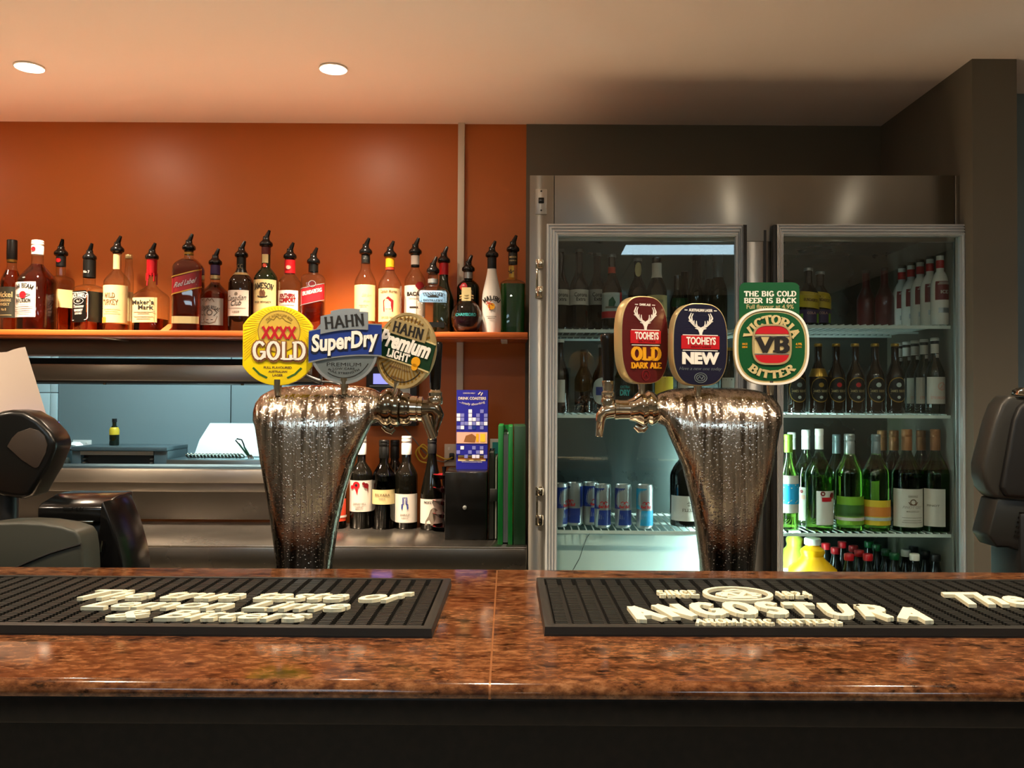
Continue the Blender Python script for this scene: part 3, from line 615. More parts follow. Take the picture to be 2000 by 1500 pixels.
for k, yl_, yr_ in (('a', 641, 633), ('b', 808, 808), ('c', 1034, 1040)):
    ZS['l' + k] = wire_shelf(lx0, lx1, FP(1180, yl_, 0.055).z); ZS['r' + k] = wire_shelf(rx0, rx1, FP(1700, yr_, 0.055).z)
ZS['rd'] = wire_shelf(rx0, rx1, ZS['rc'] - 0.32)
for sz in ('ra', 'rb', 'rc'):
    MB().tube([(IX1 - .012, D - .05, ZS[sz] - .04), (IX1 - .012, D - .2, ZS[sz] - .02), (IX1 - .012, 0.1, ZS[sz] - .014)], 0.005, 6).build('shelf_bracket', 'dark_chrome', fg)
# doors: a ridged aluminium frame swept round the glass
def door(pxa, pxb, wl, wr, wt, hinge_left):
    x0, x1, z0, z1 = xs(pxa), xs(pxb), 0.12, zt_
    def prof(w):
        n = 4; out = [(0, 0.0), (0, -0.026)]
        for i in range(n):
            a, b_ = i / n, (i + 1) / n
            out += [(w * (a + .02), -0.030 - .001 * i), (w * (b_ - .09), -0.0325 - .001 * i), (w * (b_ - .06), -0.0260 - .001 * i), (w * (b_ - .01), -0.0260 - .001 * i)]
        return out + [(w, -0.026), (w, -0.008), (w, 0.0)]
    pl, pr, pt = prof(wl), prof(wr), prof(wt); rings = []
    for i in range(len(pl)):
        rings.append([(x0 + pl[i][0], pl[i][1], z0 + pt[i][0]), (x1 - pr[i][0], pr[i][1], z0 + pt[i][0]), (x1 - pr[i][0], pr[i][1], z1 - pt[i][0]), (x0 + pl[i][0], pl[i][1], z1 - pt[i][0])])
    fr_ = MB().loft(rings, 0, False, False).build('door', 'alu', fg, smooth=25)
    MB().box(x0 + wl - .004, x1 - wr + .004, -0.013, -0.009, z0 + wt - .004, z1 - wt + .004).build('glass', 'door_glass', fr_, smooth=0)
    g = MB()
    for a in ((x0 + .002, x1 - .002, z1 - .012, z1 - .003), (x0 + .002, x1 - .002, z0 + .003, z0 + .012), (x0 + .002, x0 + .012, z0 + .012, z1 - .012), (x1 - .012, x1 - .002, z0 + .012, z1 - .012)): g.box(a[0], a[1], -0.001, 0.006, a[2], a[3])
    g.build('gasket', 'rubber', fr_, smooth=0)
    ex = x1 if hinge_left else x0
    s_ = 1 if hinge_left else -1
    MB().box(min(ex, ex + s_ * .012), max(ex, ex + s_ * .012), -0.026, -0.001, z0 + .01, z1 - .002).build('edge_grip', 'black', fr_, bevel=0.001)
    return fr_
d1 = door(1066, 1447, 0.036, 0.021, 0.038, True)
d2 = door(1513, 1893, 0.018, 0.034, 0.036, False)
# hinges
def hinge(px, pyc, right=False):
    c = FP(px, pyc); s_ = FP(px, pyc + 1).z - c.z
    h = MB()
    M = Matrix.Translation((c.x, 0, c.z))
    h.box(-0.012, 0.012, -0.012, -0.003, 0.032, 0.062, M=M); h.box(-0.012, 0.012, -0.012, -0.003, -0.062, -0.028, M=M)
    h.box(-0.010, -0.004, -0.014, -0.004, -0.03, 0.034, M=M)
    o = h.build('hinge', 'chrome', fg, bevel=0.003)
    MB().lathe([(0.010, 0), (0.011, .004), (0.011, .018), (0.009, .022)], 12, M=M @ Matrix.Translation((0.004, -0.018, 0.036))).build('knuckle', 'chrome', o)
    MB().lathe([(0.010, 0), (0.011, .004), (0.011, .026), (0.009, .030)], 12, M=M @ Matrix.Translation((0.004, -0.018, -0.056))).build('knuckle', 'chrome', o)
hinge(1053, 545); hinge(1053, 988); hinge(1906, 540, True); hinge(1916, 990, True)
c = FP(1057, 395)
sp = MB().box(-0.018, 0.018, -0.009, -0.003, -0.04, 0.04, M=Matrix.Translation((c.x, 0, c.z))).build('switch_plate', 'steel_bright', fg, bevel=0.002)
MB().box(-0.009, 0.009, -0.014, -0.008, -0.006, 0.012, M=Matrix.Translation((c.x, 0, c.z))).build('rocker', 'black_gloss', sp, bevel=0.002)
for dz in (0.033, -0.028): MB().lathe([(0.003, 0), (0.003, .002)], 10, M=Matrix.Translation((c.x, -0.009, c.z + dz)) @ Matrix.Rotation(PI / 2, 4, 'X')).build('screw', 'dark_grey', sp)

# ------------------------------------------------------------------ granite bar
GZ = 1.40 - 0.303
gf = PZ(1000, 1113, GZ).y; gn = PZ(1000, 1336, GZ).y
bar = thing('bar_counter', 'polished red-brown granite bar top with a dark front', 'bar counter', (0, (gf + gn) / 2, 0)); by = (gf + gn) / 2; hy = (gf - gn) / 2
sa, sb = PZ(971, 1112, GZ).x, PZ(957, 1330, GZ).x
TH = 0.016
def slabm(xa0, xb0, xa1, xb1):
    "xa: far edge, xb: near edge, rounded near nose"
    rings = []
    for (fx, nx_) in ((xa0, xb0), (xa1, xb1)):
        prof = [(hy, 0.0), (-hy + .014, 0.0)] + [(-hy + .014 - .014 * math.sin(a), -.014 + .014 * math.cos(a)) for a in [PI / 2 * i / 6 for i in range(1, 7)]] + [(-hy + .001, -TH), (hy, -TH)]
        rings.append([(nx_ + (fx - nx_) * ((y + hy) / (2 * hy)), y, GZ + z) for y, z in prof])
    return MB().loft(rings)
slabm(XL + .3, XL + .3, sa - .0012, sb - .0012).build('granite_slab', 'granite', bar)
slabm(sa + .0012, sb + .0012, XR - .3, XR - .3).build('granite_slab', 'granite', bar)
slabm(sa - .0014, sb - .0014, sa + .0014, sb + .0014).build('joint', 'bronze', bar).location.z = -0.0006
MB().box(XL + .3, XR - .3, -hy + .003, hy - .003, GZ - TH - .03, GZ - TH - .0005).build('edge_band', 'dark_granite', bar, bevel=0.003)
MB().box(XL + .3, XR - .3, -hy + .03, -hy + .07, 0, GZ - TH - .03).build('front_panel', 'dark_granite', bar)
MB().box(XL + .3, XR - .3, hy - .05, hy - .01, 0, GZ - TH - .03).build('rear_panel', 'charcoal', bar)
# low bench behind the bar that carries taps and tills
UZ = 0.935
ub = thing('under_bench', 'low steel service bench behind the granite bar', 'bench', (0, gf + 0.22, 0))
MB().box(XL + .3, XR - .3, -0.215, 0.19, UZ - .03, UZ).build('top', 'counter_steel', ub, bevel=0.003)
MB().box(XL + .3, XR - .3, -0.215, 0.17, 0.1, UZ - .03).build('cabinet', 'charcoal', ub)
# ------------------------------------------------------------------ bottles
class Bottle:
    """sizes are given in pixels of the photograph at the bottle's own distance; y values are rows of the photograph"""
    def __init__(s, name, label, cat, loc, R_, rn, ys, yn, yt, a=1.7, b=1.4, n=2.0, rot=0, glass='clear_glass', group=None, liquid=None, level=None, segs=28, rz=0, foot=2.0, waist=None):
        s.loc = Vector(loc); s.s = s.loc.y / F; s.base = proj(s.loc)[1]
        s.t = thing(name, label, cat, s.loc, (0, 0, R(rot) + rz), group); s.n = n
        s.Rm = R_ * s.s; s.segs = segs
        Z = s.Z
        p = [(R_ * .93, 0), (R_, foot)]
        if waist: p += [(R_ * waist, .3 * (s.base - ys)), (R_ * (waist * .5 + .5), .8 * (s.base - ys))]
        p.append((R_, s.base - ys))
        for i in range(1, 9):
            t = i / 8; p.append((rn + (R_ - rn) * max(0, 1 - t ** a) ** b, (s.base - ys) + (ys - yn) * t))
        p.append((rn, s.base - yt))
        s.p = [(r * s.s, z * s.s) for r, z in p]
        m = MB(); m.loft([s.ring(r, z) for r, z in s.p])
        s.body = m.build('body', glass, s.t, fix=False)
        if liquid:
            zl = Z(level); q = [(r * .95 - .0006, max(z, .004)) for r, z in s.p if z < zl - 1e-4]; q.append((s.rad(zl) * .95 - .0006, zl))
            MB().loft([s.ring(r, z) for r, z in q]).build('liquid', liquid, s.t, fix=False)
    def Z(s, y): return (s.base - y) * s.s
    def k(s, r): return min(1, max(0, (r / s.Rm - .45) / .35))
    def sh(s, phi, r):
        if s.n == 2: return 1.0
        c, q = abs(math.cos(phi)), abs(math.sin(phi)); k = s.k(r)
        return 1 + k * ((c ** s.n + q ** s.n) ** (-1 / s.n) - 1)
    def pt(s, phi, z, off=0, r=None):
        r = s.rad(z) if r is None else r
        q = r * s.sh(phi, r) + off
        return (q * math.sin(phi), -q * math.cos(phi), z)
    def ring(s, r, z): return [s.pt(2 * PI * j / s.segs, z, 0, r) for j in range(s.segs)]
    def rad(s, z):
        for (r0, z0), (r1, z1) in zip(s.p, s.p[1:]):
            if z <= z1: return r0 + (r1 - r0) * max(0, (z - z0)) / max(z1 - z0, 1e-6)
        return s.p[-1][0]
    def label(s, y0, y1, m, a=(-70, 70), texts=(), deco=(), slope=0, name='label', off=.0006, nz=5, oval=False):
        "y0 top row, y1 bottom row"
        z1, z0 = s.Z(y0), s.Z(y1); zc = (z0 + z1) / 2; a0, a1 = R(a[0]), R(a[1]); ac = (a0 + a1) / 2; rm = s.rad(zc)
        mb = MB(); na = max(4, int(abs(a1 - a0) / .22)); V = []; Fs = []
        for i in range(na + 1):
            ph = a0 + (a1 - a0) * i / na
            sc = math.sqrt(max(0.02, 1 - ((ph - ac) / (a1 - ac)) ** 2 * .98)) if oval else 1
            for j in range(nz + 1):
                z = zc + ((z0 + (z1 - z0) * j / nz) - zc) * sc + slope * (ph - ac) * rm
                V.append(s.pt(ph, z, off))
        for i in range(na):
            for j in range(nz): o = i * (nz + 1) + j; Fs.append((o, o + nz + 1, o + nz + 2, o + 1))
        mb.add(V, Fs); L = mb.build(name, m, s.t, fix=False)
        s.print(L, zc, ac, rm, texts, deco, off, slope)
        return L
    def print(s, L, zc, ac, rm, texts=(), deco=(), off=.0006, slope=0):
        groups = {}
        for t in texts:
            txt, y, w, h, m = t[:5]; o = t[5] if len(t) > 5 else {}
            T = slab(txt, o.get('t', .2)) if o.get('slab') else sans(txt, o.get('bold', 0.01))
            T = fit(T, w * s.s, h * s.s, o.get('dx', 0) * s.s, 0, o.get('shear', 0), o.get('arch', 0) * s.s, o.get('rot', 0))
            groups.setdefault(m, []).append((T, s.Z(y)))
        for T, m, y in deco:
            groups.setdefault(m, []).append((([(u * s.s, v * s.s) for u, v in T[0]], T[1]), s.Z(y)))
        kk = 1.9
        for m, lst in groups.items():
            mb = MB(); kk += .5
            for T, zt in lst: mb.flat(T[0], T[1], lambda u, v, d: s.pt(ac + u / rm, zt + v + slope * u, off * kk + d))
            mb.build('lettering', m, L, smooth=0, fix=False)
    def band(s, y0, y1, m, name='neck_label', off=.0008, extra=0):
        z1, z0 = s.Z(y0), s.Z(y1); mb = MB()
        mb.loft([[s.pt(2 * PI * j / s.segs, z0 + (z1 - z0) * i / 4, off) for j in range(s.segs)] for i in range(5)], 0, False, False)
        return mb.build(name, m, s.t, fix=False)
    def pourer(s, y, m='black_gloss'):
        "y = row of the bulb's lower edge"
        z = s.Z(y); q = s.s
        P_ = MB().lathe([(8.5 * q, -2 * q), (9 * q, 0), (12.3 * q, 2 * q), (13 * q, 5 * q), (12.2 * q, 8.5 * q), (8.5 * q, 12 * q), (6.5 * q, 15 * q), (6.2 * q, 19 * q), (3 * q, 20 * q)], 20, M=Matrix.Translation((0, 0, z))).build('pourer', m, s.t)
        MB().tube([(-.5 * q, 0, z + 15 * q), (1 * q, 0, z + 20 * q), (4 * q, 0, z + 27 * q), (6.5 * q, 0, z + 33 * q)], [5.6 * q, 4.8 * q, 3.9 * q, 2.7 * q], 10).build('spout', m, P_)
        MB().tube([(-4 * q, 0, z + 14 * q), (-5 * q, 0, z + 21 * q)], [1.8 * q, 1.2 * q], 8).build('air_tube', m, P_)
        return P_
    def cap(s, y0, y1, r, m, ridge=True, name='cap'):
        z1, z0 = s.Z(y0), s.Z(y1); r *= s.s; d = (z1 - z0)
        pr = [(r * .99, z0), (r, z0 + d * .02)]
        if ridge: pr += [(r, z0 + d * .60), (r * .94, z0 + d * .63), (r * .94, z0 + d * .66), (r * 1.02, z0 + d * .69), (r * 1.02, z0 + d * .80), (r * .97, z0 + d * .83), (r * 1.02, z0 + d * .86)]
        pr += [(r * 1.0, z1 - r * .15), (r * .9, z1)]
        return MB().lathe(pr, 20).build(name, m, s.t, smooth=50)
def disc(r, n=20, cx=0, cy=0): return polyf(circ(cx, cy, r, n=n))
def rect(x0, x1, y0, y1):
    n = max(1, int((x1 - x0) / 3)); V = [(x0 + (x1 - x0) * i / n, y) for y in (y0, y1) for i in range(n + 1)]
    return V, [(i, i + 1, n + 2 + i, n + 1 + i) for i in range(n)]
def lines(w, ys, t=.8): 
    V = []; Fs = []
    for y, k in ys:
        V_, F_ = rect(-w * k, w * k, y - t, y + t); o = len(V); V += V_; Fs += [tuple(i + o for i in f) for f in F_]
    return V, Fs
def on_shelf(px, Y=3.06): return Vector((P(px, 650, Y).x, Y, sz1))
def on_counter(px, Y): return Vector((P(px, 1030, Y).x, Y, CZ))
def in_fridge(px, yl, z, py=None):
    loc = FP(px, 800 if py is None else py, yl); return FM @ Vector((loc.x, yl, z))
SG = 'spirit bottles on the orange shelf'
def sp(label, px, *a, Y=3.06, **k): return Bottle('spirit_bottle', label, 'bottle', on_shelf(px, Y), *a, group=SG, **k)
SL = dict(slab=True)
SLT = dict(slab=True, t=.26)

b = sp('amber whisky bottle with dark olive label and black capped neck, first on the shelf', 21, 18, 8.5, 556, 522, 472, 1.6, 1.3, Y=3.11, n=3, liquid='whisky', level=528, rot=-12)
b.cap(468, 507, 9.5, 'black', False); b.band(507, 512, 'gold')
b.label(562, 622, 'label_olive', (-80, 80), [('Dickel', 577, 30, 11, 'label_cream', dict(bold=.02)), ('TENNESSEE', 588, 26, 5, 'label_cream'), ('WHISKY', 596, 22, 6, 'label_cream'), ('No 8', 606, 10, 5, 'label_cream')], [(lines(14, [(-5, 1), (22, .8)], .5), 'label_cream', 612)])
b = sp('amber bourbon bottle with white cap and white label with red round seal', 71, 32, 10.5, 552, 515, 472, 1.5, 1.2, n=3.2, Y=2.99, liquid='dark_whisky', level=516, rot=-10)
c = b.cap(469, 497, 11, 'white_cap'); b.print(c, b.Z(486), 0, 11 * b.s, (), [(disc(4.5), 'red', 487)], .0012)
b.label(554, 622, 'label_white', (-50, 36), [('JIM BEAM', 561, 42, 9, 'ink', dict(slab=True, arch=42, t=.24)), ('BOURBON', 590, 32, 8, 'ink', SLT)], [(disc(7), 'red', 579), (polyf([(-17, 0), (-8, -4), (8, -4), (17, 0), (8, 1), (-8, 1)]), 'pewter', 578), (lines(22, [(0, .6), (-4, .9), (-8, .7), (-12, .8), (-15, .6)], .6), 'ink_grey', 599)])
b = sp('square bourbon bottle with narrow black label and black pourer, turned corner-on', 117, 20.5, 8.5, 550, 538, 498, 2, .9, n=7, Y=3.11, liquid='dark_whisky', level=601, rot=-40, segs=40)
b.band(499, 520, 'black'); b.pourer(500); b.print(b.body, 0, R(40), 9 * b.s, (), [(disc(4.2), 'red', 509)], .0016)
b.label(559, 629, 'label_black', (-38, 38), [('JIM BEAM', 567, 24, 7, 'label_white', dict(slab=True, arch=30, t=.24)), ('BLACK', 579, 17, 5, 'label_white', SLT), ('TRIPLE AGED', 586, 14, 3, 'label_white')], [(disc(3.6), 'red', 573), (lines(10, [(0, 1), (-3, .7), (-12, .8), (-24, .9)], .5), 'pewter', 596)])
b.label(567, 602, 'label_cream', (54, 124))
b = sp('square whiskey bottle with broad black label and black neck sleeve, low and clear', 173, 22.5, 11, 566, 556, 502, 2, .9, n=6, liquid='dark_whisky', level=612, rot=-26, segs=40)
b.band(508, 542, 'label_black'); b.pourer(508); b.print(b.body, 0, R(26), 11 * b.s, [('No 7', 532, 10, 5, 'label_white')], (), .0016)
jd = [('JACK DANIELS', 578, 36, 9, 'label_white', dict(slab=True, arch=40, t=.24)), ('No 7', 590, 10, 5, 'label_white'), ('Tennessee', 600, 26, 6, 'label_white', dict(shear=.3)), ('WHISKEY', 608, 22, 5, 'label_white', SLT), ('SOUR MASH', 614, 18, 4, 'label_white')]
b.label(570, 631, 'label_black', (-43, 43), jd, [(strokes([circ(0, 0, 12, 6, n=20) + [(12, 0)]], .8), 'label_white', 590), (strokes([rrect(-19, 19, -27, 27, 5) + [(19, -22)]], .9), 'label_grey', 600)])
b.label(571, 630, 'label_black', (47, 128))
b = sp('round whiskey bottle with tall cream label and cream neck strip', 227, 24, 7.5, 552, 528, 488, 1.6, 1.2, liquid='dark_whisky', level=634)
b.pourer(493); b.label(497, 526, 'label_cream', (-40, 60), name='neck_label')
b.label(559, 632, 'label_cream', (-78, 78), [('WILD', 579, 22, 10, 'brown_ink', dict(slab=True, dx=-4)), ('TURKEY', 592, 32, 11, 'brown_ink', dict(slab=True, dx=-3))], [(lines(16, [(0, 1), (-4, .8), (-8, 1)], .5), 'ink_grey', 606), (rect(-24, -10, -6, 5), 'orange_label', 626)])
b = sp('slim clear empty bottle standing behind the cream-labelled round whiskey', 250, 9, 6.5, 540, 520, 500, 1.8, 1.3, Y=3.13); b.cap(497, 505, 7, 'gold_pale', False)
b.label(571, 628, 'label_cream', (0, 90))
b = sp('squat bourbon bottle with red wax neck dripping and cream label', 295, 29, 9, 580, 556, 505, 1.5, 1.6, n=4, liquid='dark_whisky', level=624, rot=-6)
w = b.band(506, 538, 'wax_red', 'wax', .0016); b.pourer(507)
for k, (ph, yb) in enumerate(((-50, 548), (-20, 559), (-8, 545), (24, 541), (55, 550), (100, 556), (180, 548))):
    MB().tube([b.pt(R(ph), b.Z(y), .0012) for y in (534, (534 + yb) / 2, yb)], [1.6 * b.s, 1.3 * b.s, 1.5 * b.s], 8).build('drip', 'wax_red', w)
b.label(584, 632, 'label_cream', (-46, 46), [("Maker's", 593, 40, 9, 'ink', dict(bold=.02, dx=-2)), ('Mark', 603, 28, 9, 'ink', dict(bold=.02, dx=4))], [(lines(22, [(0, .9), (-3, .5), (-9, .8), (-13, .6)], .6), 'ink_grey', 612)])
b = sp('tall square amber whisky bottle with slanting red label', 367, 27.5, 8.5, 527, 503, 486, 1.8, .8, n=5, Y=3.0, liquid='dark_whisky', level=508, rot=8, segs=36)
b.band(493, 497, 'gold'); b.pourer(489)
b.label(538, 570, 'dark_red', (-62, 62), [('Red Label', 555, 34, 10, 'silver', dict(shear=.3, rot=0))], [(lines(30, [(17, 1), (-17, 1)], 1.2), 'gold', 554)], slope=.32)
b.label(620, 634, 'gold_pale', (-48, 48))
b = sp('round-shouldered whisky bottle with purple and gold neck and silver crest label', 419, 28, 9, 577, 552, 515, 1.6, 1.5, Y=3.11, liquid='dark_whisky', level=552, waist=1.0)
b.band(518, 536, 'purple'); b.band(538, 545, 'gold_pale'); b.pourer(518)
b.label(585, 637, 'label_grey', (-52, 52), [('CHIVAS REGAL', 603, 38, 7, 'ink', dict(slab=True, arch=34))], [(strokes([circ(0, 0, 5, n=12) + [(5, 0)], [(-8, 6), (-14, 0), (-8, -6)], [(8, 6), (14, 0), (8, -6)], [(-6, -14), (6, -14)]], 1.2), 'ink', 613), (strokes([[(-14, 5), (-10, -6), (0, -9), (10, -6), (14, 5)]], 1.4), 'ink_grey', 625), (strokes([[(-8, 0), (-4, 6), (0, 2), (4, 6), (8, 0)]], 1.4), 'ink_grey', 592)], oval=False)
b = sp('dark whisky bottle with black neck and plain white label with script', 470, 23, 8.5, 554, 528, 500, 1.7, 1.3, n=2.6, glass='brown_glass')
b.band(503, 533, 'label_black'); b.band(533, 538, 'gold_pale'); b.pourer(503); b.print(b.body, 0, 0, 9 * b.s, [('CC', 521, 10, 8, 'gold_pale', dict(bold=-.02))], (), .0016)
b.label(569, 619, 'label_white', (-62, 52), [('Canadian', 584, 36, 10, 'ink', dict(shear=.35, bold=.0, rot=4)), ('Club', 594, 20, 10, 'ink', dict(shear=.35, rot=4)), ('1858', 611, 12, 4, 'ink_grey')], [(lines(17, [(0, 1)], .4), 'ink_grey', 604), (disc(3), 'ink_grey', 576)])
b = sp('tall green whiskey bottle with cream label, the tallest on the shelf', 518, 22.5, 8.5, 544, 522, 478, 1.5, 1.1, glass='dark_green_glass')
b.band(483, 497, 'maroon'); b.label(497, 514, 'label_cream', (-40, 45), name='neck_label'); b.pourer(482); b.print(b.body, 0, 0, 9 * b.s, (), [(disc(4), 'orange_red', 519)], .0012)
b.label(548, 640, 'label_cream', (-76, 76), [('JAMESON', 560, 42, 12, 'ink', dict(slab=True, arch=60, t=.24)), ('IRISH WHISKEY', 592, 34, 4, 'ink', SL)], [(polyf([(-5, -8), (5, -8), (6, 0), (3, 6), (0, 4), (-2, 9), (-5, 3)]), 'brown_ink', 574), (strokes([[(-9, 1), (-6, -1), (0, -2), (6, -1), (9, 1)]], 2), 'ink', 581)])
b = sp('clear liqueur bottle with red neck band and white label with red capitals', 565, 22, 10, 553, 535, 500, 1.6, 1.4, liquid='whisky', level=612)
w = b.band(508, 534, 'red'); b.pourer(506); b.print(w, 0, 0, 10 * b.s, (), [(disc(4), 'pink', 523)], .0016)
b.label(569, 612, 'label_white', (-60, 60), [('SOUTHERN', 579, 30, 7, 'dark_red', dict(bold=.06)), ('COMFORT', 588, 34, 10, 'dark_red', dict(bold=.06))], [(lines(16, [(0, .9)], .5), 'ink_grey', 598)])
b = sp('square clear rum bottle with slanting red label, right end of the left group', 611, 22.5, 9, 545, 534, 508, 2, .8, n=5, liquid='rum', level=590, rot=8, segs=36)
b.band(515, 531, 'label_black'); b.pourer(516)
b.label(562, 592, 'red', (-58, 58), [('BUNDABERG', 572, 32, 8, 'label_white', dict(slab=True, t=.24))], [(lines(22, [(16, 1), (-16, 1)], .7), 'silver', 577)], slope=.28)
b.label(550, 564, 'maroon', (-22, 22), (), [(strokes([circ(0, 0, 6, n=16) + [(6, 0)]], 1), 'silver', 557)], oval=True, off=.0014, name='emblem')
# right group
b = sp('clear rum bottle with pale yellow label, first right of the shelf gap', 713, 21, 9, 553, 523, 500, 1.6, 1.5, liquid=None)
b.cap(496, 514, 8.5, 'black', False, 'stopper'); b.pourer(497)
b.label(558, 628, 'label_cream', (-72, 72), [('Sailor Jerry', 579, 18, 9, 'ink_grey', dict(shear=.4, dx=6, bold=-.01)), ('SPICED', 590, 12, 3, 'ink_grey', dict(dx=6))], [(lines(9, [(0, 1), (-3, .7)], .4), 'ink_grey', 598)])
b = sp('clear spiced rum bottle with yellow neck band and cream label with red print', 761, 22.5, 8.5, 558, 530, 500, 1.7, 1.4, liquid=None)
b.band(503, 522, 'amber_yellow'); b.band(523, 527, 'orange_red'); b.pourer(503)
b.label(565, 630, 'label_cream', (-68, 68), [('Captain Morgan', 572, 34, 8, 'brown_ink', dict(slab=False, bold=.02)), ('SPICED GOLD', 622, 28, 4, 'brown_ink', SL)], [(polyf([(-9, -14), (9, -14), (10, 8), (0, 16), (-10, 8)]), 'dark_red', 597), (polyf([(-5, -8), (5, -8), (5, 5), (0, 9), (-5, 5)]), 'pink', 597)])
b = sp('clear rum bottle with white neck band and white label, partly behind a blue-labelled bottle', 810, 20.5, 8, 550, 524, 492, 1.7, 1.4, Y=3.11, liquid='white_wine', level=600)
b.band(497, 517, 'label_white'); b.band(517, 521, 'label_black'); b.pourer(497)
b.label(559, 620, 'label_white', (-75, 75), [('BACARDI', 576, 40, 8, 'ink', dict(bold=.05, dx=6)), ('CARTA BLANCA', 585, 20, 3, 'ink_grey')], [(lines(8, [(0, 1)], 1.6), 'ink', 602)])
b.label(552, 568, 'dark_red', (8, 62), oval=True, off=.0014, name='seal')
b = sp('green bottle with red neck foil standing behind the square blue-labelled bottle', 866, 21, 9, 590, 548, 514, 1.5, 1.6, glass='dark_green_glass', Y=3.13)
b.band(514, 537, 'wax_red', 'neck_foil'); b.pourer(514)
b = sp('square clear whiskey bottle with pale blue label, at the front of the right group', 845, 32.5, 9.5, 576, 556, 528, 1.6, 1.0, n=6, liquid=None, rot=6, Y=2.985, segs=40)
b.band(545, 553, 'silver'); b.pourer(534)
b.label(571, 594, 'pale_blue', (-40, 40), [('TENNESSEE', 577, 36, 7, 'ink', dict(slab=True, arch=80)), ('DISTILLERY', 590, 34, 4, 'ink', SL)], [(strokes([rrect(-25, 25, -10, 10, 4) + [(25, -6)]], .8), 'ink', 582), (lines(10, [(0, 1), (2, .6)], .8), 'ink', 583)])
b.label(632, 642, 'label_black', (-12, 34), name='lower_label')
b = sp('green gin bottle with silver collar and magenta seal, behind the round liqueur bottle', 914, 22, 8.5, 563, 546, 526, 1.7, .9, n=2.6, glass='deep_green_glass', Y=3.11)
b.band(532, 544, 'silver'); b.pourer(531)
b.label(554, 570, 'red', (-42, -2), oval=True, name='seal')
# round liqueur bottle
lc = on_shelf(911, 2.985)
b = Bottle('spirit_bottle', 'round ball-shaped liqueur bottle with dark liquid and cream neck strip', 'bottle', lc, 30, 9, 618, 592, 572, 2.0, .5, group=SG, liquid=None)
q = b.s
bz = proj(lc)[1]
b.p = [(r * q, z * q) for r, z in [(14, 0), (22, 5), (27, 12), (30, 22), (30.5, 31), (29, 42), (24, 53), (17, 60), (10, 65), (9, 70), (9, 84)]]
b.Rm = 1; mb = MB().loft([b.ring(r, z) for r, z in b.p]); old = b.body; me_ = mb.build('body', 'clear_glass', b.t, fix=False); old.data = me_.data; bpy.data.objects.remove(me_)
MB().loft([b.ring(r * .95, max(z, .003)) for r, z in b.p[:5]]).build('liquid', 'liqueur', b.t, fix=False)
for zc in (66, 71): MB().lathe([(10 * q, zc * q), (14 * q, (zc + 1) * q), (14 * q, (zc + 3) * q), (10 * q, (zc + 4) * q)], 24).build('collar', 'gold_pale', b.t)
b.cap(566, 578, 10, 'gold_pale', False)
MB().box(-9 * q, 9 * q, -13 * q, -12 * q, 62 * q, 88 * q).build('neck_strip', 'label_cream', b.t)
b.print(b.body, 0, 0, 30 * q, [('CHAMBORD', 617, 40, 6, 'teal', dict(bold=.0))], (), .001)
# white coconut rum bottle
b = sp('opaque white bottle with black neck and small palm-tree sun emblem', 960, 19, 8.5, 583, 523, 502, 1.5, 1.6, glass='malibu_white', foot=10, Y=3.0)
b.band(503, 525, 'label_black'); b.pourer(503)
b.print(b.body, 0, 0, 19 * b.s, [('MALIBU', 584, 38, 10, 'ink', dict(slab=True, arch=26, t=.26))], [(disc(6.5, cx=0), 'amber_yellow', 600), (strokes([[(-3, -6), (-4, 2), (-5, 8)], [(-5, 8), (-10, 6)], [(-5, 8), (-9, 11)], [(-5, 8), (-1, 11)], [(-5, 8), (1, 6)]], 1.5), 'orange_red', 602), (lines(9, [(0, 1), (-3, .7)], .5), 'ink_grey', 620)], .001)
b = sp('tall green melon liqueur bottle with textured glass and gold neck tag, last on the shelf', 1001, 25, 8.5, 556, 545, 488, 1.8, 1.0, n=4, Y=3.1, glass='clear_glass', liquid='melon', level=556, segs=32)
b.band(494, 516, 'label_black'); b.pourer(492); b.print(b.body, 0, 0, 9 * b.s, [('MIDORI', 503, 12, 4, 'gold_pale'), ('LIQUEUR', 510, 12, 3, 'gold_pale')], (), .0018)
b.label(520, 548, 'gold', (-60, 15), (), [(strokes([[(0, 6), (2, -2), (-5, 3), (5, 3), (-2, -2), (0, 6)]], 1), 'ink', 533)], name='neck_tag', off=.002)
# little folded orange card on the shelf
oc = on_shelf(328, 3.0)
tag(MB().loft([[(-.018, -.03, 0), (.010, -.03, 0), (.010, -.028, 0), (-.018, -.028, 0)], [(-.004, .01, .028), (.022, .01, .028), (.022, .012, .028), (-.004, .012, .028)], [(-.004, .03, 0), (.022, .03, 0), (.022, .032, 0), (-.004, .032, 0)]]).build('folded_card', 'orange_shelf', loc=oc), 'small folded orange card between the wax-necked bourbon and the slanting red label', 'card')

